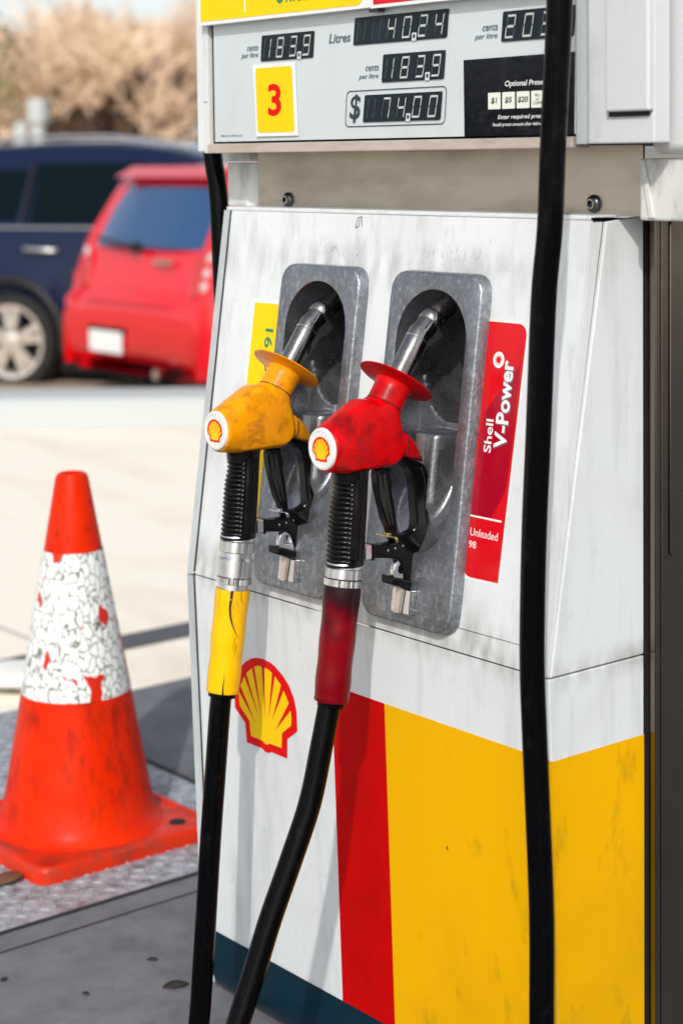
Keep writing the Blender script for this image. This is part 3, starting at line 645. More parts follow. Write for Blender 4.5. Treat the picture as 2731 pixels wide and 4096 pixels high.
def nozzle(label, plastic, loc, kind):
    t = thing('fuel_nozzle', label, 'fuel nozzle', loc, 0, 'fuel nozzles hanging in the holsters')
    # body
    pts = []
    def disk(y, z, r, h):
        for k in range(24):
            a = 2 * pi * k / 24
            for x, q in ((h, .78), (h * .72, .95), (h * .3, 1), (-h * .3, 1), (-h * .72, .95), (-h, .78)): pts.append(Vector((x, y + r * q * cos(a), z + r * q * sin(a))))
    def ring(c, ax, r):
        ax = Vector(ax).normalized(); e1 = Vector((1, 0, 0)); e2 = ax.cross(e1)
        for k in range(32): pts.append(c + (e1 * cos(k * pi / 16) + e2 * sin(k * pi / 16)) * r)
    mb = MB()
    disk(-.099, .9230, .0285, .0235); disk(-.068, .9585, .0275, .0215); disk(-.034, .9215, .0255, .0215); disk(-.045, .94, .033, .0225)
    ring(Vector((0, -.1325, .9280)), (0, 1, 0), .0285); ring(Vector((0, -.1290, .9280)), (0, 1, 0), .0300); ring(Vector((0, -.1120, .9285)), (0, 1, 0), .0305)
    mb.hull(pts); pts.clear()
    disk(-.058, .955, .026, .0215); disk(-.045, .945, .028, .0225); ring(CB, AX, .0242); ring(CB - AX * .004, AX, .0246)
    mb.hull(pts)
    body = mb.build('nozzle_cover', plastic, t, smooth=180)
    rm = body.modifiers.new('r', 'REMESH'); rm.mode = 'VOXEL'; rm.voxel_size = .0014; rm.use_smooth_shade = True
    sm = body.modifiers.new('s', 'SMOOTH'); sm.factor = .5; sm.iterations = 9
    # embossed letters
    mb = MB(); cu = bpy.data.curves.new('emboss', 'FONT'); cu.body = 'ZVA'; cu.fill_mode = 'NONE'; cu.bevel_depth = .035; cu.bevel_resolution = 0; cu.size = 1; cu.offset = .03; cu.resolution_u = 3
    oo = bpy.data.objects.new('t', cu); C.objects.link(oo); me = bpy.data.meshes.new_from_object(oo.evaluated_get(bpy.context.evaluated_depsgraph_get()))
    vv = [v.co.copy() for v in me.vertices]; ff = [tuple(p.vertices) for p in me.polygons]; C.objects.unlink(oo)
    x0 = min(v.x for v in vv); x1 = max(v.x for v in vv); y0 = min(v.y for v in vv); y1 = max(v.y for v in vv)
    out = []
    for v in vv:
        a = (v.x - x0) / (x1 - x0); b = (v.y - y0) / (y1 - y0)
        out.append(Vector((.0300 + v.z * .022, -.0745 - .030 * b - .004 * a + .006, .9040 + .040 * a)))
    mb.add(out, ff); em = mb.build('embossed_letters', 'yeloutline' if kind == 'yellow' else 'redoutline', body, smooth=0)
    sw = em.modifiers.new('w', 'SHRINKWRAP'); sw.target = body; sw.wrap_method = 'NEAREST_SURFACEPOINT'; sw.wrap_mode = 'ON_SURFACE'; sw.offset = .00035
    # cap
    mb = MB(); mb.lathe((0, -.1280, .9285), (0, -1, 0), [(.0272, 0), (.0272, .0045), (.0262, .0068), (.0245, .0076), (.0228, .0076), (.0222, .0070), (.0001, .0070)], 56)
    cap = mb.build('end_cap', 'capwhite', t, smooth=40)
    put_pecten(lambda u, v, w: Vector((u, -.1352 - w, v)), 0, 0, .9285 + .0158, .228, cap, ('cap_emblem',), dw=.00012)
    # collar, seam, splash disc
    mb = MB(); mb.lathe(CB, AX, [(.0236, .0003), (.0237, .020), (.0240, .026), (.0262, .0298), (.034, .0322), (.0502, .0345), (.0508, .0352), (.0502, .0360), (.030, .0352), (.0150, .0356), (.0150, .034)], 64)
    mb.build('splash_guard', plastic, t, smooth=40)
    mb = MB(); mb.lathe(CB, AX, [(.0243, -.0006), (.0243, .0004)], 48); mb.build('collar_seam', 'crack', t, smooth=40)
    # spout
    P = [CB + AX * h for h in (.030, .05, .07, .090, .1085)]; path = P + [Vector((0, .0350, 1.0655)), Vector((0, .0475, 1.0760)), Vector((0, .0625, 1.0865)), Vector((0, .082, 1.0975))]
    mb = MB(); mb.tube(path, [.0150] * 5 + [.0150, .0152, .0150, .0146], 36, ref=(1, 0, 0)); sp = mb.build('spout', 'spout', t, smooth=50)
    mb = MB(); mb.lathe(CB + AX * .098, AX, [(.0150, 0), (.0158, .0006), (.0158, .0013), (.0150, .0019)], 40); mb.build('spout_ring', 'chrome', sp, smooth=60)
    mb = MB(); d = (path[6] - path[5]).normalized(); mb.lathe(path[6] - d * .003, d, [(.0151, 0), (.0163, .0008), (.0163, .015), (.0151, .017)], 40); mb.build('spout_band', 'spout', sp, smooth=60)
    mb = MB(); o_ = CB + AX * .070; e = Vector((0, .817, -.575)); mb.hull([o_ + e * (.013 + a) + AX * b + Vector((c, 0, 0)) for a in (0, .0055) for b in (0, .018 - a * 1.6) for c in (-.005, .005)]); mb.build('spout_sensor', 'chrome', sp, smooth=30)
    # horn
    pts.clear()
    for (y, z, r, h) in ((-.0125, .9255, .0150, .0150), (-.0060, .9205, .0155, .0140), (.0045, .9160, .0120, .0115), (.0160, .9085, .0080, .0080), (.0250, .9010, .0042, .0045), (.0320, .8955, .0012, .0020)): disk(y, z, r, h)
    mb = MB(); mb.hull(pts); hn = mb.build('guard_horn', plastic, t, smooth=60)
    mb = MB(); mb.tube([(-.0135, -.0046, .9400), (.0120, -.0040, .9375), (.0155, -.0028, .9290), (.0156, -.0035, .9180), (.0140, -.0055, .9070), (.0060, -.0062, .9040)], .0007, 6); mb.build('horn_seam', 'crack', t, smooth=0)
    # guard and trigger
    mb = MB(); mb.prism(GUARD, fyz, -.0085, .0085); g = mb.build('trigger_guard', 'blackplastic', t, smooth=30, bevel=.0022, seg=3)
    mb = MB()
    for y, z in ((-.034, .787), (-.022, .788), (-.009, .7895), (.0108, .8075)): mb.lathe((.0083, y, z), (1, 0, 0), [(.0015, 0), (.0015, .0007), (.0001, .0007)], 10, cap=False)
    mb.build('guard_rivets', 'satin', g, smooth=0)
    mb = MB(); ins = [(.0235, .889), (.0290, .874), (.0320, .850), (.0345, .826), (.0335, .812), (.0260, .8035)]
    for a, b in zip(ins, ins[1:]):
        d = Vector((b[0] - a[0], b[1] - a[1])).normalized() * .0012; mb.sheet([(a[0] - d.y, a[1] + d.x), (a[0] + d.y, a[1] - d.x), (b[0] + d.y, b[1] - d.x), (b[0] - d.y, b[1] + d.x)], fyz, .0090)
    mb.build('guard_groove', 'gap', g, smooth=0, recalc=False)
    mb = MB(); mb.prism(TRIG, fyz, -.0075, .0075); tr = mb.build('trigger', 'blackplastic', t, smooth=30, bevel=.003, seg=3)
    mb = MB()
    for o1 in (0, .0075):
        mb.prism([(-.0475 + o1, .886), (-.0445 + o1, .888), (-.0430 + o1 + .004, .862), (-.0290 + o1 * .8, .8200), (-.0310 + o1 * .8, .8185), (-.0455 + o1, .858)], fyz, .0074, .0082)
    mb.build('trigger_ribs', 'gap', tr, smooth=0)
    mb = MB(); mb.box(-.008, .008, -.0712, -.0597, .7788, .7978); mb.build('guard_clip', 'satin', g, smooth=0, bevel=.0015)
    mb = MB(); mb.box(-.010, .010, -.0600, -.0575, .7770, .7985); mb.build('clip_band', 'blackplastic', g, smooth=0, bevel=.001)
    mb = MB(); mb.box(-.0135, .0095, -.0360, -.0195, .8030, .8052, lambda a, b, c: Vector((a, b, c + (b + .03) * -.25))); mb.box(-.002, .006, -.0325, -.0235, .8045, .8085)
    mb.tube([(.0095, -.021, .802), (.0095, -.0195, .7955)], .0022, 10)
    mb.build('trigger_catch', 'satin' if kind == 'yellow' else 'brass', tr, smooth=30, bevel=.0006)
    # grip
    Z0, Z1 = .8985, .7765; n = 200; sgs = 72
    prof = []; 
    vs = []; fs = []
    for k in range(n + 1):
        z = Z0 + (Z1 - Z0) * k / n; f = k / n
        cy = -.0880 - .0110 * f; r = .0238 + .0012 * f
        dip = .0035 * math.exp(-((z - .874) / .016) ** 2)
        ph = (z - .7800) / .0061
        groove = .5 - .5 * cos(2 * pi * ph); groove = groove ** 2.2
        inband = 1 if .7800 < z < .8838 else 0
        flare = .0015 * max(0, (z - .893) / .006)
        for i in range(sgs):
            a = 2 * pi * i / sgs; dy = cos(a); dx = sin(a)            # dy=+1 points to the pump
            front = max(0, min(1, (-.48 - dy) / .05)) if dx > 0 else 1
            rr_ = r - dip * max(0, -dy) - .0021 * (1 - groove) * front * inband + flare
            for gy in (-.30, -.02, .31):
                if dx > 0 and abs(dy - gy) < .045 and .786 < z < .888: rr_ -= .0013
            vs.append(Vector((dx * rr_ * .96, cy + dy * rr_, z)))
    for k in range(n):
        for i in range(sgs):
            j = (i + 1) % sgs; fs.append((k * sgs + i, k * sgs + j, (k + 1) * sgs + j, (k + 1) * sgs + i))
    fs.append(tuple(range(sgs))); fs.append(tuple(n * sgs + i for i in range(sgs)))
    mb = MB(); mb.add(vs, fs); mb.build('grip', 'blackplastic', t, smooth=40)
    # swivel stack and sleeve, along a slightly leaning axis
    A0 = Vector((0, -.0990, .7775)); adir = (Vector((0, -.1288, .567)) - Vector((0, -.1000, .7700))).normalized()
    hexf = lambda n_: (lambda tt, h, k: -.0012 * (1 - abs(cos(tt * n_ / 2)) ** .5))
    mb = MB(); mb.lathe(A0, adir, [(.0232, -.002), (.0238, .0002), (.0238, .0042), (.0230, .0048)], 56); mb.build('grip_ring', 'satin', t, smooth=40)
    if kind == 'yellow':
        mb = MB(); mb.lathe(A0, adir, [(.0232, .005), (.0242, .006), (.0242, .0200), (.0232, .0208)], 48, rfun=hexf(8)); mb.build('swivel_nut', 'satin', t, smooth=25)
        mb = MB(); mb.lathe(A0, adir, [(.0210, .0208), (.0218, .0212), (.0218, .0272), (.0240, .0310), (.0240, .0535), (.0232, .0545), (.0228, .0550)], 56); mb.build('swivel_collar', 'satin', t, smooth=30)
        g0, g1 = .0552, .0640
        mb = MB(); mb.lathe(A0, adir, [(.0205, .0645), (.0207, .0725)], 48); mb.build('swivel_neck', 'satin', t, smooth=40)
        s0, s1 = .0715, .2135
    else:
        mb = MB(); mb.lathe(A0, adir, [(.0232, .005), (.0242, .0055), (.0242, .0170), (.0225, .0178)], 48, rfun=hexf(8)); mb.build('swivel_nut', 'satin', t, smooth=25)
        g0, g1 = .0182, .0275; s0, s1 = .0280, .1740
    kn = lambda tt, h, k: -.0012 * (max(0, cos(tt * 22)) if (int(tt / (pi / 3)) % 2 == 0) else 0)
    mb = MB(); mb.lathe(A0, adir, [(.0225, g0), (.0248, g0 + .0006), (.0248, g1 - .0006), (.0225, g1)], 176, rfun=kn); mb.build('knurled_nut', 'chrome', t, smooth=30)
    nn = 24; prof = [(.0200, s0 + .001)] + [(.0236, s0)] + [(.0237 - .0012 * f + .0005 * sin(f * 17), s0 + (s1 - s0) * f) for f in [i / nn for i in range(1, nn)]] + [(.0228, s1 - .002), (.0218, s1), (.015, s1)]
    wob = lambda tt, h, k: .0005 * noise.noise(Vector((cos(tt) * 1.5, sin(tt) * 1.5, h * 40)))
    mb = MB(); mb.lathe(A0, adir, prof, 56, rfun=wob); sl = mb.build('hose_sleeve', 'yelsleeve' if kind == 'yellow' else 'redsleeve', t, smooth=50)
    if kind == 'yellow':
        e2 = Vector((1, 0, 0)); e1 = adir.cross(e2).normalized()
        if e1.y > 0: e1 = -e1
        def sp_(deg, h): return A0 + adir * h + (e1 * cos(rad(deg)) + e2 * sin(rad(deg))) * .0236
        mb = MB()
        def ribbon(pts_):
            for (d0, h0, w0), (d1, h1, w1) in zip(pts_, pts_[1:]):
                mb.add([sp_(d0 - w0, h0), sp_(d0 + w0, h0), sp_(d1 + w1, h1), sp_(d1 - w1, h1)], [(0, 1, 2, 3)])
        ribbon([(52, s0 - .0002, 4.5), (52, s0 + .010, 4.5), (50, s0 + .022, 3.5), (54, s0 + .034, 3), (64, s0 + .046, 2.2), (78, s0 + .057, 1.4), (90, s0 + .064, .6)])
        ribbon([(55, s1 + .0002, 3), (53, s1 - .012, 1.6), (55, s1 - .022, .8), (52, s1 - .030, .3)])
        ribbon([(83, s0, 1.0), (86, s0 + .012, 1.2), (95, s0 + .018, .4)]); ribbon([(10, s0, .6), (9, s0 + .018, .5), (7, s0 + .026, .2)])
        ribbon([(78, s0 + .062, .8), (73, s0 + .080, .3)]); ribbon([(84, s0 + .072, .8), (80, s0 + .088, .3)])
        for v_ in range(len(mb.v)):
            p = Vector(mb.v[v_]); h = (p - A0).dot(adir); c_ = A0 + adir * h; mb.v[v_] = tuple(c_ + (p - c_).normalized() * .0243)
        mb.build('sleeve_crack', 'crack', sl, smooth=0, recalc=False)
    # hose collar under sleeve
    mb = MB(); mb.lathe(A0, adir, [(.014, s1 - .004), (.0178 if kind != 'yellow' else .0195, s1 - .001), (.0178 if kind != 'yellow' else .0195, s1 + .006), (.0152, s1 + .008)], 40); mb.build('sleeve_end', 'rubber', t, smooth=40)
    return t

nozzle('yellow fuel nozzle with a white shell capped end, resting in the 91 holster', 'yelplastic', (.251, 0, 0), 'yellow')
nozzle('red fuel nozzle with a white shell capped end, resting in the 98 holster', 'redplastic', (.4965, -.010, .0045), 'red')

def catmull(P, n=10):
    P = [Vector(p) for p in P]; P = [P[0] * 2 - P[1]] + P + [P[-1] * 2 - P[-2]]; out = []
    for i in range(1, len(P) - 2):
        for k in range(n):
            t = k / n; a, b, c, d = P[i - 1], P[i], P[i + 1], P[i + 2]
            out.append(.5 * ((2 * b) + (c - a) * t + (2 * a - 5 * b + 4 * c - d) * t * t + (3 * b - a - 3 * c + d) * t ** 3))
    out.append(P[-2]); return out
def hose(label, pts, r, mark=True, side=(.8, -.6, 0)):
    t = thing('fuel_hose', label, 'fuel hose', pts[-1], 0, 'black fuel hoses')
    o = Vector(pts[-1]); path = [p - o for p in catmull(pts, 12)]
    mb = MB(); mb.tube(path, r, 32); mb.build('hose_tube', 'rubber', t, smooth=60)
    if mark:      # moulded rib and raised lettering along the hose
        random.seed(7); mb = MB(); sd_ = Vector(side).normalized(); L = 0
        for a, b in zip(path, path[1:]):
            T = (b - a); ln = T.length; T = T.normalized(); q = (sd_ - T * sd_.dot(T)).normalized(); s2 = T.cross(q)
            for off in (-.30, .34):
                n0 = (q * cos(off) + s2 * sin(off))
                mb.add([a + n0 * r * .99 - s2 * .0003, a + n0 * (r + .00045), a + n0 * r * .99 + s2 * .0004, b + n0 * r * .99 - s2 * .0003, b + n0 * (r + .00045), b + n0 * r * .99 + s2 * .0004], [(0, 1, 4, 3), (1, 2, 5, 4)])
        for k in range(int(len(path) * 2.2)):
            if random.random() < .28: continue
            f = k / (len(path) * 2.2) * (len(path) - 1); i = int(f); a = path[i].lerp(path[min(i + 1, len(path) - 1)], f - i); T = (path[min(i + 1, len(path) - 1)] - path[i]).normalized()
            q = (sd_ - T * sd_.dot(T)).normalized(); s2 = T.cross(q); c_ = a + q * r
            w = random.uniform(.0008, .0020); h = random.uniform(.0008, .0016)
            mb.add([c_ + s2 * x * w + T * y * h + q * z for z in (-.001, .0005) for x in (-1, 1) for y in (-1, 1)], [(4, 5, 7, 6), (0, 4, 6, 2), (1, 3, 7, 5), (0, 1, 5, 4), (2, 6, 7, 3)])
        mb.build('moulded_marks', 'rubber', t, smooth=0)
    return t
hose('black hose hanging from the yellow sleeve of the yellow nozzle', [(.251, -.1285, .572), (.251, -.1335, .545), (.251, -.1425, .46), (.251, -.1530, .36), (.251, -.1675, .203), (.252, -.1790, .105), (.256, -.200, .045), (.27, -.26, .018), (.33, -.40, .016), (.5, -.55, .016)], .0147)
hose('black hose curving down and outward from the dark red sleeve', [(.4965, -.1330, .618), (.4965, -.1385, .598), (.4965, -.1500, .555), (.4965, -.1700, .486), (.4965, -.2010, .420), (.4965, -.2340, .354), (.4965, -.2600, .294), (.4965, -.2860, .236), (.498, -.318, .165), (.503, -.36, .09), (.515, -.42, .03), (.56, -.52, .016), (.70, -.70, .016)], .0147)
hose('tall black hose hanging down in front of the right side of the dispenser', [(.840, -.06, 1.80), (.836, -.06, 1.62), (.8308, -.06, 1.4726), (.8202, -.06, 1.3223), (.8141, -.06, 1.2189), (.8036, -.06, 1.1325), (.7941, -.06, .9753), (.7872, -.06, .87), (.7834, -.06, .7798), (.7821, -.06, .7009), (.7853, -.06, .6227), (.7893, -.06, .543), (.7955, -.06, .4097), (.7951, -.06, .2748), (.800, -.065, .12), (.82, -.09, .03), (.90, -.16, .016), (1.05, -.25, .016)], .0150)
hose('black hose dropping behind the left edge of the white dispenser', [(-.117, .12, 1.45), (-.112, .12, 1.38), (-.1068, .12, 1.3039), (-.0955, .12, 1.255), (-.0900, .12, 1.2011), (-.086, .12, 1.10), (-.080, .125, .9), (-.07, .13, .5), (-.06, .13, .016)], .0150, False)

# ================================================================== CONE
cone = thing('traffic_cone', 'scuffed orange traffic cone with a cracked white reflective band beside the dispenser', 'traffic cone', (-.735, .222, 0), 0)
def mat_cone():
    return mat('orange_cone_vinyl', (.72, .022, .001), .38, spec=.1, dirt=(.10, .010, .006), dirt_amt=.9, dirt_scale=(34, 34, 13), dirt_lo=.50, dirt_hi=.8, dirt2=(.80, .055, .006), dirt2_amt=.5, dirt2_scale=(9, 9, 4), rvar=.08, bump=.001, bump_scale=50)
M['cone'] = mat_cone()
def mat_band():
    m = mat('cracked_white_band', (.85, .87, .85), .4)
    n = m.node_tree.nodes; l = m.node_tree.links; p = n['Principled BSDF']; out = n['Material Output']
    tc = n.new('ShaderNodeTexCoord'); mp = n.new('ShaderNodeMapping'); mp.inputs['Scale'].default_value = (72, 72, 38); l.new(tc.outputs['Object'], mp.inputs[0])
    nz = n.new('ShaderNodeTexNoise'); nz.inputs['Scale'].default_value = .9; l.new(mp.outputs[0], nz.inputs['Vector'])
    ad = n.new('ShaderNodeMix'); ad.data_type = 'RGBA'; ad.blend_type = 'LINEAR_LIGHT'; ad.inputs[0].default_value = .5; l.new(mp.outputs[0], ad.inputs[6]); l.new(nz.outputs['Color'], ad.inputs[7])
    vo = n.new('ShaderNodeTexVoronoi'); vo.feature = 'DISTANCE_TO_EDGE'; vo.inputs['Scale'].default_value = 1; l.new(ad.outputs[2], vo.inputs['Vector'])
    mr = n.new('ShaderNodeMapRange'); mr.inputs['From Min'].default_value = .015; mr.inputs['From Max'].default_value = .075; l.new(vo.outputs['Distance'], mr.inputs['Value'])
    mx = n.new('ShaderNodeMix'); mx.data_type = 'RGBA'; mx.inputs[6].default_value = (.11, .11, .095, 1); mx.inputs[7].default_value = (.88, .90, .88, 1); l.new(mr.outputs[0], mx.inputs[0])
    n2 = n.new('ShaderNodeTexNoise'); n2.inputs['Scale'].default_value = 20; n2.inputs['Detail'].default_value = 2; mp2 = n.new('ShaderNodeMapping'); mp2.inputs['Scale'].default_value = (1, 1, .5); mp2.inputs['Location'].default_value = (.31, .1, .2); l.new(tc.outputs['Object'], mp2.inputs[0]); l.new(mp2.outputs[0], n2.inputs['Vector'])
    gt = n.new('ShaderNodeMath'); gt.operation = 'GREATER_THAN'; gt.inputs[1].default_value = .592; l.new(n2.outputs['Fac'], gt.inputs[0])
    m2 = n.new('ShaderNodeMix'); m2.data_type = 'RGBA'; l.new(gt.outputs[0], m2.inputs[0]); l.new(mx.outputs[2], m2.inputs[6]); m2.inputs[7].default_value = (.62, .02, .004, 1)
    l.new(m2.outputs[2], p.inputs['Base Color']); return m
M['band'] = mat_band()
def cr(z): return .0300 + (.150 - .0300) * (.702 - z) / (.702 - .028)
mb = MB(); mb.lathe((0, 0, 0), (0, 0, 1), [(.166, .028), (.158, .033), (.152, .042)] + [(cr(z) , z) for z in (.05, .1, .2, .3, .4, .5, .6, .695)] + [(.0278, .702), (.0215, .7045), (.019, .702), (.018, .6)], 64)
mb.build('cone_body', 'cone', cone, smooth=40)
mb = MB(); mb.lathe((0, 0, 0), (0, 0, 1), [(cr(z) + .0010, z) for z in [.287 + (.558 - .287) * i / 10 for i in range(11)]], 64, cap=False); mb.build('reflective_band', 'band', cone, smooth=60)
mb = MB(); N = 64; outr = []
for i in range(N):
    a = 2 * pi * (i + .5) / N; c_, s_ = cos(a), sin(a); k = .196 / max(abs(c_), abs(s_)); k = min(k, .262); outr.append((c_ * k, s_ * k, a))
vs = []
for (dr, z) in ((0, .0), (.0, .026), (-.006, .033), (-.016, .034), (-.022, .029)): vs += [(x + dr * cos(a), y + dr * sin(a), z) for x, y, a in outr]
vs += [(.164 * cos(a), .164 * sin(a), .029) for x, y, a in outr]
fs = [(k * N + i, k * N + (i + 1) % N, (k + 1) * N + (i + 1) % N, (k + 1) * N + i) for k in range(5) for i in range(N)]; fs.append(tuple(range(N)))
mb.add(vs, fs); M['conebase'] = mat('dirty_orange_base', (.66, .028, .004), .42, spec=.25, dirt=(.16, .05, .035), dirt_amt=.75, dirt_scale=(16, 16, 16), dirt_lo=.48, dirt_hi=.72, rvar=.1, bump=.002, bump_scale=40)
base = mb.build('cone_base', 'conebase', cone, smooth=40)
mb = MB()
for a in (45,): mb.lathe((.193 * cos(rad(a)), .193 * sin(rad(a)), .0285), (0, 0, 1), [(.017, 0), (.015, .0022)], 20)
mb.build('base_hole', 'crack', base, smooth=0)

# ================================================================== GROUND
def concrete(name, c1, c2, rough=.85, sc=1.2):
    return mat(name, c1, rough, dirt=c2, dirt_amt=.7, dirt_scale=(sc * 3, sc * 3, sc * 3), dirt_lo=.4, dirt_hi=.7, dirt2=tuple(x * .6 for x in c1), dirt2_amt=.6, dirt2_scale=(40, 40, 40), dirt2_lo=.55, dirt2_hi=.85,
               spots=tuple(x * .2 for x in c1), spot_scale=12, spot_thr=.12, bump=.003, bump_scale=120, bump_str=.4)
M['apron'] = concrete('shaded_apron_concrete', (.165, .170, .185), (.075, .078, .09), sc=3.2)  # concrete darkened to carry the shade over the ground by the dispenser
M['forecourt'] = mat('pale_forecourt_concrete', (.90, .83, .71), .8, dirt=(.66, .50, .34), dirt_amt=.6, dirt_scale=(.8, 2.4, 1), dirt_lo=.5, dirt_hi=.75, bump=.002, bump_scale=80)
M['kerb'] = mat('white_painted_kerb', (.47, .50, .50), .7, dirt=(.5, .5, .48), dirt_amt=.5, dirt_scale=(4, 4, 4))
M['earth'] = mat('dry_tan_ground', (.42, .33, .23), .9, dirt=(.25, .20, .14), dirt_amt=.7, dirt_scale=(.15, .15, .15), dirt_lo=.4, dirt_hi=.7)
M['plate'] = mat('tread_plate_paint', (.40, .43, .47), .5, metal=.15, dirt=(.07, .07, .075), dirt_amt=.8, dirt_scale=(34, 34, 34), dirt_lo=.42, dirt_hi=.7, dirt2=(.2, .15, .1), dirt2_amt=.4, dirt2_scale=(5, 5, 5), rvar=.1)
M['shadow_strip'] = mat('painted_shadow_strip', (.085, .090, .10), .7, dirt=(.12, .12, .12), dirt_amt=.5, dirt_scale=(8, 8, 8))  # dark colour standing in for a cast shadow band
M['joint'] = mat('joint_filler', (.02, .02, .023), .8)

mb = MB(); Rg = 500; mb.add([(Rg * cos(2 * pi * i / 64), Rg * sin(2 * pi * i / 64), -.27) for i in range(64)], [tuple(range(64))]); struct(mb.build('ground', 'earth', None, smooth=0))
# forecourt and kerb laid out along the parking line
fhd = Vector((-.7766, .6299, 0)); rhd = Vector((.6299, .7766, 0)); CP = Vector((2.298, -1.568, 0))
def at(d, l, z=0): return CP + fhd * d + rhd * l + Vector((0, 0, z))
mb = MB(); K0 = 8.98
a, b = at(K0 - .0, -30), at(K0 - .15, 30)
vs = [Vector((-1.47, -30, -.02)), Vector((-1.47, 26, -.02)), Vector((at(K0, 30).x, at(K0, 30).y, -.02)), Vector((at(K0, -30).x, at(K0, -30).y, -.02))]
mb.add([at(K0, -32, -.02), at(K0, 32, -.02), at(-30, 32, -.02), at(-30, -32, -.02)], [(0, 1, 2, 3)])
struct(mb.build('forecourt', 'forecourt', None, smooth=0))
fk = lambda d, l, z: at(d, l, z)
mb = MB(); vs = [fk(K0, -32, -.018), fk(K0 + .0, -32, .10), fk(K0 + .03, -32, .125), fk(K0 + .42, -32, .125), fk(K0 + .44, -32, -.25)]
vs2 = [v + rhd * 64 - fhd * .0 for v in vs]; mb.add(vs + vs2, [(i, i + 1, i + 6, i + 5) for i in range(4)]); struct(mb.build('kerb', 'kerb', None, smooth=0))
# island apron: cast shade is put into its dark colour and outline
mb = MB(); mb.add([(-1.47, -6, 0), (10.5, -6, 0), (10.5, 12, 0), (-1.51, 12, 0), (-1.52, -6, -.019), (-1.47, 7, -.019)][:4], [(0, 1, 2, 3)])  # far end stretched out of view, added to darken the cladding's reflection
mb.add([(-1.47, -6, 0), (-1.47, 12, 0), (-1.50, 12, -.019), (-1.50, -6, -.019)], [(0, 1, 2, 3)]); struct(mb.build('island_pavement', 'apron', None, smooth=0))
mb = MB(); mb.add([(-2.00, -12, -.016), (-1.87, -12, -.016), (-1.87, 7, -.016), (-2.00, 7, -.016)], [(0, 1, 2, 3)]); struct(mb.build('shadow_band', 'shadow_strip', None, smooth=0))  # flat dark sheet laid in place of a shadow across the forecourt
mb = MB()
for (x0, x1, y0, y1) in ((-.3565, -.3525, -3, 3), (-.35, 3, -.90, -.896), (-6.2, -2.02, .9, .904)): mb.add([(x0, y0, .002 if x0 > -1.4 else -.014), (x1, y0, .002 if x0 > -1.4 else -.014), (x1, y1, .002 if x0 > -1.4 else -.014), (x0, y1, .002 if x0 > -1.4 else -.014)], [(0, 1, 2, 3)])
struct(mb.build('pavement_joint', 'joint', None, smooth=0, recalc=False))
# tread plate
PX0, PX1, PY0, PY1 = -1.52, -.425, -.62, .545
pl_ = thing('tread_plate', 'grey steel tread plate set in the pavement under the traffic cone', 'cover plate', (0, 0, 0))
mb = MB(); mb.box(PX0, PX1, PY0, PY1, -.01, .004); mb.build('plate_sheet', 'plate', pl_, smooth=0)
mb = MB(); mb.box(PX0, PX1 + .007, PY1, PY1 + .012, -.01, .006); mb.box(PX1, PX1 + .007, PY0, PY1, -.01, .0035); mb.build('plate_gasket', 'joint', pl_, smooth=0)
mb = MB(); p_ = .022
for i in range(int((PX1 - PX0) / p_)):
    for j in range(int((PY1 - PY0) / p_)):
        x = PX0 + p_ * (i + .5); y = PY0 + p_ * (j + .5); a = rad(45 if (i + j) % 2 else -45); L_, W_ = .0105, .0036
        pts = [(x + cos(a) * L_ * u - sin(a) * W_ * v, y + sin(a) * L_ * u + cos(a) * W_ * v) for u, v in ((1, 0), (.4, .9), (-.4, .9), (-1, 0), (-.4, -.9), (.4, -.9))]
        mb.add([(px, py, .0042) for px, py in pts] + [(x + cos(a) * L_ * .45, y + sin(a) * L_ * .45, .0066), (x - cos(a) * L_ * .45, y - sin(a) * L_ * .45, .0066)],
               [(0, 1, 6), (1, 2, 7, 6), (2, 3, 7), (3, 4, 7), (4, 5, 6, 7), (5, 0, 6)])
mb.build('tread_lugs', 'plate', pl_, smooth=60, recalc=False)
# litter
M['leaf'] = mat('dry_leaf', (.16, .075, .03), .7)
M['chipdark'] = mat('dark_chip', (.03, .022, .018), .8)
random.seed(2)
def leaf(label, x, y, z, L, m, rz, kind='leaf'):
    mb = MB(); n = 8; vs = []
    for i in range(n + 1):
        f = i / n; w = L * .28 * sin(pi * f) ** .8 + .0004; xx = (f - .5) * L; zz = .0015 + L * .06 * sin(pi * f) 
        vs += [(xx, -w, zz + L * .04), (xx, 0, zz), (xx, w, zz + L * .05)]
    fs = [(i * 3 + k, i * 3 + k + 1, i * 3 + k + 4, i * 3 + k + 3) for i in range(n) for k in (0, 1)]
    mb.add(vs, fs); o = mb.build('fallen_leaf', m, None, smooth=60, recalc=False); o.location = (x, y, z); o.rotation_euler.z = rz
    tag(o, label, 'leaf', 'fallen leaves and scraps'); s_ = o.modifiers.new('s', 'SOLIDIFY'); s_.thickness = .0006
leaf('dark scrap of leaf on the pavement nearest the dispenser foot', -.0655, -.0047, 0, .042, 'chipdark', 1.2)
leaf('small dark scrap on the pavement below the cone', -.135, -.1259, 0, .014, 'chipdark', .3)
leaf('tiny dark scrap at the left edge of the pavement', -.262, -.199, 0, .016, 'chipdark', 2)
leaf('dry brown leaf beside the front corner of the cone base', -.60, -.005, .007, .075, 'leaf', 1.9)
leaf('brown leaf curled beside the front corner of the cone base, against the tread plate', -.66, -.045, .007, .06, 'chipdark', .6)
leaf('thin brown scrap on the pavement left of the dispenser foot', -.17, .02, 0, .018, 'chipdark', .9)
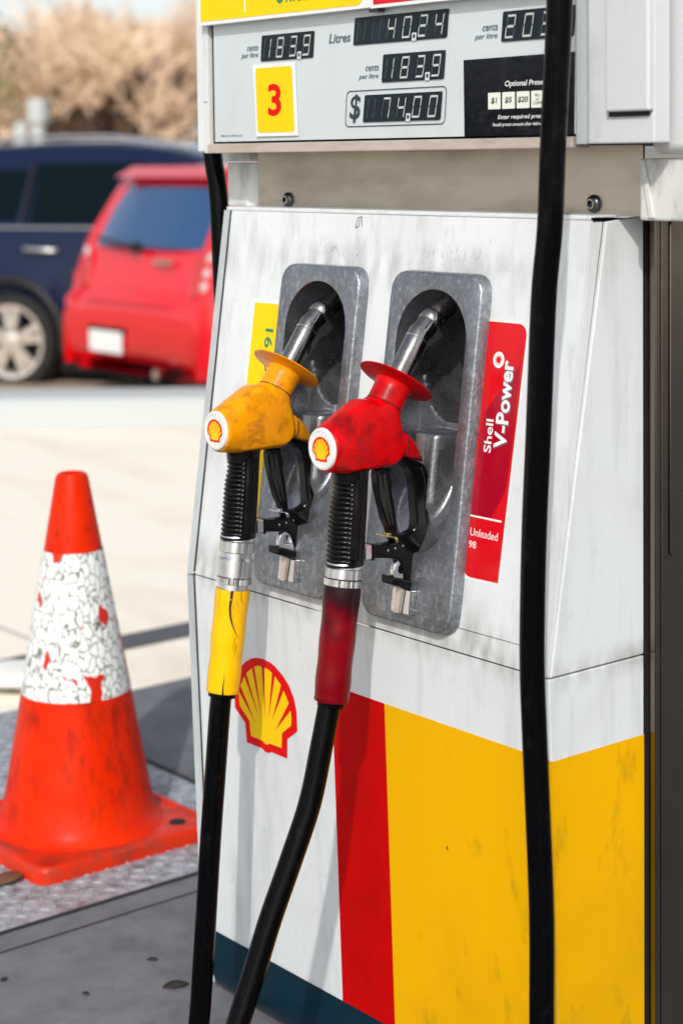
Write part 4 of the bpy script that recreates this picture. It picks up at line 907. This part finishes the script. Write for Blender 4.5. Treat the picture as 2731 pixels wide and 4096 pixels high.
# crumpled white wrapper on the forecourt
mb = MB(); random.seed(9); n1, n2 = 14, 10; vs = []
for i in range(n1):
    for j in range(n2):
        a = 2 * pi * i / n1; b = pi * j / (n2 - 1); r = 1 + .35 * noise.noise(Vector((i * .9, j * .8, 3))); vs.append((.17 * r * sin(b) * cos(a), .09 * r * sin(b) * sin(a), .030 + .030 * r * cos(b)))
fs = [(i * n2 + j, ((i + 1) % n1) * n2 + j, ((i + 1) % n1) * n2 + j + 1, i * n2 + j + 1) for i in range(n1) for j in range(n2 - 1)]
mb.add(vs, fs); o = mb.build('plastic_wrapper', 'capwhite', None, smooth=30); o.location = (-1.72, .66, -.01); o.rotation_euler.z = .9
tag(o, 'crumpled white plastic wrapper on the forecourt behind the cone', 'wrapper')

# ================================================================== CARS
def paint(name, c, metal=.0, rough=.3):
    return mat(name, c, rough, metal=metal, coat=1.0)
M['navy'] = mat('navy_car_paint', (.004, .011, .040), .12, coat=.5, spec=.1)
M['redcar'] = paint('red_car_paint', (.78, .004, .014), .1, .3)
M['carglass'] = mat('tinted_car_glass', (.001, .006, .009), .03, spec=.1)
M['rearglass'] = mat('reflection_tinted_rear_glass', (.03, .11, .27), .04, coat=1, metal=.5)  # the blue reflection is put into the glass colour itself
M['tyre'] = mat('tyre_rubber', (.012, .012, .012), .75)
M['alloy'] = mat('alloy_wheel', (.85, .78, .70), .22, metal=.6)
M['chromecar'] = mat('car_chrome', (.8, .8, .82), .08, metal=1)
M['lamp'] = mat('tail_lamp_lens', (.55, .02, .015), .08, coat=1)
M['lampclear'] = mat('clear_lamp_lens', (.75, .72, .70), .05, coat=1, metal=.4)
M['plate_w'] = mat('number_plate_white', (.85, .86, .85), .4)
M['blacktrim'] = mat('black_car_trim', (.012, .012, .013), .5)

def interp(tab, x):
    if x <= tab[0][0]: return tab[0][1]
    for (x0, y0), (x1, y1) in zip(tab, tab[1:]):
        if x <= x1: return y0 + (y1 - y0) * (x - x0) / (x1 - x0)
    return tab[-1][1]

def car(name, label, loc, rz, spec):
    t = thing(name, label, 'car', loc, rz, 'cars parked beyond the kerb')
    top = spec['top']; Wd = spec['hw']; belt = spec['belt']; roofz = spec['roof']; R = spec['R']; bf = spec.get('beltf', .945); axles = (0, spec['wb'])
    xs0, xs1 = top[0][0], top[-1][0]
    # stations by arc length of the top profile
    pts = [Vector((a, b)) for a, b in top]; L = [0]
    for a, b in zip(pts, pts[1:]): L.append(L[-1] + (b - a).length)
    st = []; n = 110
    for i in range(n + 1):
        s = L[-1] * i / n; k = max(j for j in range(len(L)) if L[j] <= s + 1e-9); k = min(k, len(pts) - 2)
        st.append(pts[k].lerp(pts[k + 1], (s - L[k]) / (L[k + 1] - L[k])))
    def hw(x):     # plan-form half width with rounded ends
        f = min((x - xs0) / .38, (xs1 - x) / .75, 1); return Wd * (spec.get('round', .80) + (1 - spec.get('round', .80)) * sqrt(max(0, 1 - (1 - max(f, 0)) ** 2)))
    def bot(x):
        z = .24
        for a in axles:
            d = abs(x - a)
            if d < R + .07: z = max(z, R + sqrt((R + .07) ** 2 - d * d) * 1.0)
        return z
    def sec(p):
        x, zt = p; w = hw(x); zb = min(bot(x), zt - .02); zbelt = min(belt, zt); ws = w
        rf = max(0, (zt - belt)) / (roofz - belt)
        out = [(x, 0, .22 if zt > .25 else zt), (x, w * .72, .22), (x, w * .80, min(.26, zt)), (x, w * .985, min(zb, zbelt)), (x, w * 1.0, min(max(zb + .01, .55), zbelt)), (x, w * .985, min(max(zb + .02, .82), zbelt)),
               (x, w * bf, zbelt)]
        tw = w * bf - (w * bf - Wd * .70) * rf if rf > 0 else w * .9
        out += [(x, tw * .5 + w * (bf - .002) * .5 if rf > 0 else w * (bf - .015), zbelt + (zt - .05 * rf - zbelt) * .5), (x, tw + .01, zt - .055 * max(rf, .3)), (x, tw * .93, zt - .02), (x, tw * .7, zt), (x, 0, zt + .012)]
        return out
    secs = [sec(p) for p in st]; m_ = len(secs[0]); mb = MB()
    vs = [Vector(v) for s in secs for v in s]; vs2 = [Vector((v.x, -v.y, v.z)) for v in vs]
    fs = [(k * m_ + i, k * m_ + i + 1, (k + 1) * m_ + i + 1, (k + 1) * m_ + i) for k in range(n) for i in range(m_ - 1)]
    mb.add(vs, fs); mb.add(vs2, [tuple(reversed(f)) for f in fs])
    body = mb.build('car_body', spec['paint'], t, smooth=50)
    # glass side windows
    def side_pt(x, z, off):
        zt = interp(sorted([(a, b) for a, b in spec['roofline']]), x); w = hw(x); rf = max(.001, (zt - belt) / (roofz - belt))
        tw = w * bf - (w * bf - Wd * .70) * rf; f = (z - belt) / max(.01, (zt - .05 - belt)); f = max(0, min(1, f))
        return Vector((x, (w * bf) * (1 - f) + (tw + .01) * f + off, z))
    for sgn in (1, -1):
        for win in spec['windows']:
            mb = MB(); vs = []
            ncol = 10
            lo, hi = win['lo'], win['hi']
            x0, x1 = win['x0'], win['x1']
            for i in range(ncol + 1):
                for q in (0, 1):
                    pass
            cols = []
            for i in range(ncol + 1):
                f = i / ncol; xb = x0[0] + (x1[0] - x0[0]) * f; xt = x0[1] + (x1[1] - x0[1]) * f
                zb = lo; zt_ = min(hi, interp(spec['roofline'], xt) - .10)
                a = side_pt(xb, zb, .006); b = side_pt(xt, zt_, .006); cols += [a, b]
            cols = [Vector((c.x, c.y * sgn, c.z)) for c in cols]
            mb.add(cols, [(2 * i, 2 * i + 2, 2 * i + 3, 2 * i + 1) for i in range(ncol)]); mb.build('side_window', 'carglass', t, recalc=False)
    # wheels
    for ax in axles:
        for sgn in (1, -1):
            wc = Vector((ax, sgn * (Wd - .13), R)); mb = MB()
            mb.lathe(wc - Vector((0, .10, 0)), (0, 1, 0), [(R * .62, 0), (R * .94, .0), (R, .03), (R, .18), (R * .94, .215), (R * .74, .215), (R * .73, .19), (R * .70, .18)] if sgn > 0 else [(R * .70, .03), (R * .73, .02), (R * .74, -.005), (R * .94, -.005), (R, .03), (R, .18), (R * .94, .21), (R * .62, .21)], 48, cap=False)
            w = mb.build('wheel', 'tyre', t, smooth=40); f_ = .200 if sgn > 0 else .0
            mb = MB(); yo = wc.y - .10 + f_
            mb.lathe((wc.x, yo - .01 * sgn, R), (0, sgn, 0), [(R * .74, 0), (R * .735, .012), (R * .66, .008), (R * .64, -.03), (R * .62, -.10)], 48, cap=False)
            ns_ = spec['spokes']
            for k in range(ns_):
                a = (2 * pi * (k // 2) / (ns_ / 2) + .3 + (k % 2 - .5) * .36) if ns_ > 7 else (2 * pi * k / ns_ + .3); ca, sa = cos(a), sin(a)
                P2 = [(R * .10, -.035), (R * .67, -.030), (R * .67, .030), (R * .10, .035)]
                ws_ = .8 if ns_ > 7 else 1
                vs = [Vector((wc.x + ca * r_ - sa * tt * ws_, yo + dy * sgn, R + sa * r_ + ca * tt * ws_)) for dy in (.004, -.03) for r_, tt in P2]
                mb.add(vs, [(0, 1, 2, 3), (0, 4, 5, 1), (1, 5, 6, 2), (2, 6, 7, 3), (7, 6, 5, 4)])
            mb.lathe((wc.x, yo - .02 * sgn, R), (0, sgn, 0), [(R * .17, 0), (R * .17, .028), (R * .12, .034), (R * .01, .034)], 24)
            mb.build('rim', 'alloy', w, smooth=30)
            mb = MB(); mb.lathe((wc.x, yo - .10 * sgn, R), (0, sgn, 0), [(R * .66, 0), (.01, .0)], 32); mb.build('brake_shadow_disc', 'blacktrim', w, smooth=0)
    mb = MB(); mb.box(xs0 + .25, xs1 - .3, -Wd * .80, Wd * .80, .13, .5); mb.build('underbody', 'blacktrim', t, smooth=0)
    return t, body, side_pt, hw

# navy SUV: x forward from the rear axle
suv_top = [(-1.05, .30), (-1.10, .45), (-1.10, .85), (-1.02, 1.15), (-.95, 1.30), (-.82, 1.52), (-.70, 1.66), (-.35, 1.735), (.2, 1.76), (.7, 1.755), (1.1, 1.71), (1.5, 1.62), (1.85, 1.48), (2.55, 1.16), (2.75, 1.12), (3.5, 1.05), (3.78, .92), (3.86, .62), (3.82, .30)]
suv_roofline = [(-1.02, 1.15), (-.95, 1.30), (-.82, 1.52), (-.70, 1.66), (-.35, 1.735), (.2, 1.76), (.7, 1.755), (1.1, 1.71), (1.5, 1.62), (1.85, 1.48), (2.55, 1.16)]
RSUV = .355
suv, sbody, sp_s, hws = car('parked_suv', 'dark navy suv with silver alloy wheels seen side on, parked behind the red hatchback', (-9.64, 5.55, -.330), atan2(.485, .875), dict(
    top=suv_top, roofline=suv_roofline, hw=.95, belt=1.13, roof=1.76, R=RSUV, wb=2.80, paint='navy', spokes=10,
    windows=[dict(lo=1.20, hi=1.56, x0=(-.72, -.55), x1=(.03, .06)), dict(lo=1.18, hi=1.60, x0=(.14, .15), x1=(.86, .98)), dict(lo=1.17, hi=1.60, x0=(1.03, 1.14), x1=(2.15, 1.62))]))
for sgn in (-1,):
    for xx in (.26, 1.25):
        mb = MB(); w = hws(xx); mb.tube([Vector((xx - .13, sgn * w * .975, 1.01)), Vector((xx - .10, sgn * (w * .975 + .035), 1.01)), Vector((xx + .10, sgn * (w * .975 + .035), 1.0)), Vector((xx + .13, sgn * w * .975, 1.0))], .018, 12)
        mb.build('door_handle', 'chromecar', suv, smooth=60)
    fl_ = lambda v: Vector((v.x, -v.y, v.z))
    mb = MB(); pts = [fl_(sp_s(x, 1.155, .010)) for x in [-.75 + .2 * i for i in range(15)]]; mb.tube(pts, .010, 8); mb.build('chrome_strip', 'chromecar', suv, smooth=60)
    for xa, xb in ((.085, .105), (.93, 1.08)):
        mb = MB(); mb.tube([fl_(sp_s(xa, 1.18, .008)), fl_(sp_s(xb, 1.60, .008))], .022, 6); mb.build('window_pillar', 'blacktrim', suv, smooth=60)
    mb = MB(); pts = [Vector((x, -.66, interp(suv_roofline, x) + .030)) for x in [-.5 + .2 * i for i in range(10)]]; mb.tube(pts, .014, 10); mb.build('roof_rail', 'chromecar', suv, smooth=60)
    for ax in (0, 2.80):
        mb = MB(); w = hws(ax); pts = [Vector((ax + (RSUV + .085) * cos(rad(a)), -(w * .985 + .006), RSUV + (RSUV + .085) * sin(rad(a)))) for a in range(-8, 189, 8)]; mb.tube(pts, .026, 8); mb.build('arch_trim', 'blacktrim', suv, smooth=60)
mb = MB(); mb.hull([Vector((-1.10 + a * .30, .80 + b * .12, .92 + c * .22)) for a in (0, 1) for b in (0, 1) for c in (0, 1)]); mb.build('tail_lamp', 'lamp', suv, smooth=30, bevel=.02)

# red hatchback pointing away (+Y): rear axle at 0
h_top = [(-.70, .28), (-.76, .36), (-.78, .52), (-.765, .66), (-.70, .72), (-.66, .86), (-.63, .98), (-.50, 1.22), (-.40, 1.42), (-.36, 1.475), (.1, 1.515), (.8, 1.52), (1.4, 1.46), (1.7, 1.34), (2.3, 1.0), (2.9, .93), (3.05, .80), (3.12, .5), (3.06, .3)]
h_roof = [(-.63, .98), (-.50, 1.22), (-.40, 1.42), (-.36, 1.475), (.1, 1.515), (.8, 1.52), (1.4, 1.46), (1.7, 1.34), (2.3, 1.0)]
hat, hb, sp_h, hwh = car('parked_hatchback', 'bright red hatchback seen from its rear with a white number plate', (-7.30, 4.5 + .78, -.25), pi / 2, dict(
    top=h_top, roofline=h_roof, hw=.875, belt=.97, roof=1.52, R=.30, wb=2.38, paint='redcar', spokes=7, round=.86, beltf=.89,
    windows=[dict(lo=1.0, hi=1.38, x0=(-.30, -.15), x1=(.35, .42)), dict(lo=1.0, hi=1.38, x0=(.45, .52), x1=(1.9, 1.35))]))
# rear window follows the tailgate
mb = MB(); vs = []; prof = [(-.655, 1.00), (-.590, 1.12), (-.52, 1.25), (-.452, 1.375)]
for k, (x, z) in enumerate(prof):
    hwid = [.60, .59, .57, .53][k]
    for j in range(13):
        f = -1 + 2 * j / 12; vs.append((x + .045 * abs(f) ** 3 - .004, f * hwid, z))
mb.add(vs, [(k * 13 + j, k * 13 + j + 1, (k + 1) * 13 + j + 1, (k + 1) * 13 + j) for k in range(3) for j in range(12)]); mb.build('rear_window', 'rearglass', hat, smooth=60, recalc=False)
mb = MB(); mb.hull([Vector((x, y, z)) for x, z in ((-.50, 1.43), (-.36, 1.50), (-.30, 1.47)) for y in (-.56, .56)]); mb.build('roof_spoiler', 'redcar', hat, smooth=30, bevel=.012)
mb = MB(); mb.tube([Vector((-.69, .05, 1.0)), Vector((-.70, .25, 1.03)), Vector((-.69, .46, 1.05))], .012, 8); mb.lathe((-.66, .03, 1.0), (-1, 0, 0), [(.035, 0), (.03, .05)], 16); mb.build('rear_wiper', 'blacktrim', hat, smooth=40)
mb = MB(); mb.box(-.800, -.786, .035, .405, .345, .48); npl = mb.build('number_plate', 'plate_w', hat, smooth=0, bevel=.004)
mb = MB(); mb.box(-.79, -.775, .01, .43, .47, .505); mb.build('plate_recess', 'blacktrim', hat, smooth=0)
for sgn in (1, -1):
    mb = MB(); c0 = Vector((-.635, sgn * .70, .83)); vs = []
    mb.hull([Vector((x, sgn * y, z)) for x, y, z in ((-.69, .56, .74), (-.72, .62, .72), (-.64, .80, .76), (-.46, .845, .90), (-.50, .82, 1.02), (-.60, .70, 1.03), (-.66, .58, .95), (-.40, .845, .84))])
    tl = mb.build('tail_lamp', 'lamp', hat, smooth=40, bevel=.01)
    for dz in ((.78, .86, .95) if sgn < 0 else (.95,)):
        mb = MB(); mb.lathe((-.66 + (dz - .78) * .3, sgn * .70, dz), Vector((-.9, sgn * .45, 0)), [(.042, 0), (.036, .022), (.015, .030), (.001, .031)], 20); mb.build('lamp_lens', 'lampclear', tl, smooth=60)
mb = MB(); mb.box(-.782, -.755, -.46, .46, .655, .675); mb.build('bumper_line', 'redcar', hat, smooth=0, bevel=.008)
mb = MB(); mb.lathe((-.74, -.33, .25), (-1, 0, 0), [(.035, 0), (.035, .05)], 20); mb.build('exhaust_pipe', 'chromecar', hat, smooth=30)
mb = MB(); mb.box(-.70, -.688, -.38, -.18, .91, .935); mb.build('badge_bar', 'chromecar', hat, smooth=0)

# ================================================================== BACKGROUND
M['bark'] = mat('grey_brown_bark', (.13, .08, .055), .9, dirt=(.09, .06, .045), dirt_amt=.6, dirt_scale=(8, 8, 2))
M['twig'] = mat('tan_twigs', (.72, .53, .40), .85, dirt=(.85, .68, .46), dirt_amt=.8, dirt_scale=(.8, .8, .8), dirt_lo=.4, dirt_hi=.6)
M['leafgreen'] = mat('olive_leaves', (.07, .10, .02), .6, dirt=(.16, .20, .05), dirt_amt=.8, dirt_scale=(1.5, 1.5, 1.5), dirt_lo=.4, dirt_hi=.6)
M['drygrass'] = mat('dry_shrub_twigs', (.72, .54, .34), .85, dirt=(.30, .24, .12), dirt_amt=.8, dirt_scale=(.6, .6, .6), dirt_lo=.4, dirt_hi=.6)
M['creampaint'] = mat('cream_paint', (.80, .74, .55), .4, coat=.5)
M['bluepaint'] = mat('pale_blue_paint', (.32, .42, .60), .4)

def bare_tree(seed, H, spread, r0, low=.25, levels=7):
    rng = random.Random(seed); trunk = MB(); crown = MB()
    def grow(p, d, L, r, lv):
        n = 3; pts = [p]; q = p.copy(); dd = d.copy()
        for i in range(n):
            dd = (dd + Vector((rng.gauss(0, .16), rng.gauss(0, .16), rng.gauss(0.03, .08)))).normalized(); q = q + dd * L / n; pts.append(q.copy())
        tgt = trunk if lv < 4 else crown
        tgt.tube(pts, [r * (1 - .35 * i / n) for i in range(n + 1)], 8 if lv < 2 else (4 if lv < 4 else 3), cap=False)
        if lv >= levels: return
        k = 3 if rng.random() < .72 else 2
        if lv == 0: k = 5
        for i in range(k):
            a = rng.uniform(0, 2 * pi); tilt = rng.uniform(.35, .85) * spread
            e = dd.orthogonal().normalized(); e2 = dd.cross(e); nd = (dd * cos(tilt) + (e * cos(a) + e2 * sin(a)) * sin(tilt)); nd.z += .10; nd.normalize()
            s = pts[-1] if i < k - 1 or lv == 0 else pts[2]
            grow(s, nd, L * rng.uniform(.64, .86), r * (.66 if lv < 4 else .60), lv + 1)
    grow(Vector((0, 0, -.1)), Vector((0, 0, 1)), H * low, r0, 0)
    return trunk, crown
def make_tree(label, seed, H, spread, r0, loc, rz, sc, low=.22, levels=7):
    t = thing('bare_tree', label, 'tree', loc, rz, 'bare trees beyond the car park'); t.scale = (sc, sc, sc)
    a, b = bare_tree(seed, H, spread, r0, low, levels); a.build('trunk', 'bark', t, smooth=60, recalc=False); b.build('crown', 'twig', t, smooth=60, recalc=False); return t
t1 = make_tree('bare brown tree with low forking limbs behind the navy suv', 11, 5.4, .95, .24, (-20.6, 12.9, -.27), 0, 1.08, .20, 7)
t2 = make_tree('wide bare tree with fine tan twigs to the right of the forked one', 5, 5.6, 1.0, .22, at(30, -2.6, -.27), 1.0, 1.08, .18, 7)
def copy_tree(src, label, loc, rz, sc):
    r = src.copy(); C.objects.link(r); r.location = loc; r.rotation_euler.z = rz; r.scale = (sc, sc, sc * .95); r['label'] = label
    for ch in src.children:
        c = ch.copy(); C.objects.link(c); c.parent = r
    return r
for k, (src, lab, d_, l_, sc_) in enumerate(((t2, 'bare tan tree behind the white post', 33, -5.2, 1.15), (t1, 'bare tree at the left edge of the picture', 31, -6.3, 1.0),
        (t1, 'distant bare tree between the two nearer trees', 44, -5.0, 1.55), (t2, 'distant bare tree at the far left behind the others', 46, -9.0, 1.55), (t2, 'distant bare tree behind the dispenser edge', 43, -2.2, 1.45),
        (t1, 'farthest bare tree, its pale top just above the nearer crowns', 60, -8.4, 2.15), (t2, 'farthest bare tree, to the right and paler than the rest', 58, -3.6, 2.05))):
    copy_tree(src, lab, at(d_, l_, -.27), k * 1.3 + .7, sc_)
# dry hedge
mb = MB(); rng = random.Random(3)
for i in range(9000):
    l = rng.uniform(-12, 5); d = 33 + rng.gauss(0, 1.2); p = at(d, l, -.27 + abs(rng.gauss(0, .40)) ); q = Vector((rng.gauss(0, .35), rng.gauss(0, .35), rng.uniform(.1, .5))); w = Vector((rng.gauss(0, 1), rng.gauss(0, 1), 0)).normalized() * .035
    mb.add([p - w, p + w, p + q], [(0, 1, 2)])
o = mb.build('hedge', 'drygrass', None, smooth=0, recalc=False); tag(o, 'low dry brown hedge along the far side of the car park', 'hedge')
# evergreen at the left edge
eg = thing('evergreen_tree', 'green leafy tree at the top left corner of the picture', 'tree', at(24, -5.60, -.27)[:], 0)
mb = MB(); mb.tube([(0, 0, 0), (.1, 0, 2), (.0, .1, 4), (.0, 0, 5.6)], [.14, .11, .08, .03], 10); mb.build('trunk', 'bark', eg)
mb = MB()
for i in range(5200):
    a = rng.uniform(0, 2 * pi); z = rng.uniform(2.2, 6.2); rr0 = 1.15 * sqrt(max(0.02, 1 - ((z - 3.6) / 2.7) ** 2)) * (rng.random() ** .4) * (1 + .35 * sin(a * 3 + z * 2)); c_ = Vector((rr0 * cos(a), rr0 * sin(a), z))
    e1 = Vector((rng.gauss(0, 1), rng.gauss(0, 1), rng.gauss(0, 1))).normalized() * .06; e2 = Vector((rng.gauss(0, 1), rng.gauss(0, 1), rng.gauss(0, 1))).normalized() * .04
    mb.add([c_ - e1, c_ + e2, c_ + e1, c_ - e2], [(0, 1, 2, 3)])
mb.build('crown', 'leafgreen', eg, smooth=0, recalc=False)
# white posts
po = thing('marker_post', 'tall white post with a wider square cap standing behind the suv roof', 'post', at(20, -3.27, -.27)[:], .6)
mb = MB(); mb.box(-.06, .06, -.06, .06, 0, 1.95); mb.build('post_shaft', 'kerb', po, smooth=0, bevel=.01)
mb = MB(); mb.box(-.095, .095, -.095, .095, 1.95, 2.22); mb.build('post_cap', 'kerb', po, smooth=0, bevel=.03)
po = thing('bollard', 'short white round bollard left of the tall white post', 'bollard', at(23, -3.98, -.27)[:], 0)
mb = MB(); mb.lathe((0, 0, 0), (0, 0, 1), [(.09, 0), (.09, 1.95), (.07, 2.02), (.01, 2.05)], 20); mb.build('bollard_shaft', 'kerb', po)
# pale van far behind
van = thing('parked_van', 'cream van with a pale blue roof band far behind the red hatchback', 'van', at(44, -2.3, -.27)[:], atan2(.7766, .6299))
mb = MB(); mb.hull([Vector((x, y, z)) for x, z in ((-2.1, .35), (-2.15, 1.7), (1.1, 1.7), (1.7, 1.15), (2.3, 1.0), (2.35, .35)) for y in (-.9, .9)]); mb.build('van_body', 'creampaint', van, smooth=30, bevel=.06)
mb = MB(); mb.hull([Vector((x, y, z)) for x, z in ((-2.05, 1.72), (-2.0, 2.15), (.8, 2.15), (1.1, 1.72)) for y in (-.82, .82)]); mb.build('roof_band', 'bluepaint', van, smooth=30, bevel=.05)
for sgn in (1, -1):
    mb = MB(); mb.box(-.3, 1.05, sgn * .9, sgn * .915, 1.15, 1.58); mb.build('side_window', 'carglass', van, smooth=0)
    for x in (-1.4, 1.4): mb = MB(); mb.lathe((x, sgn * .80, .33), (0, sgn, 0), [(.33, 0), (.33, .12), (.2, .13), (.01, .13)], 28); mb.build('wheel', 'tyre', van, smooth=40)
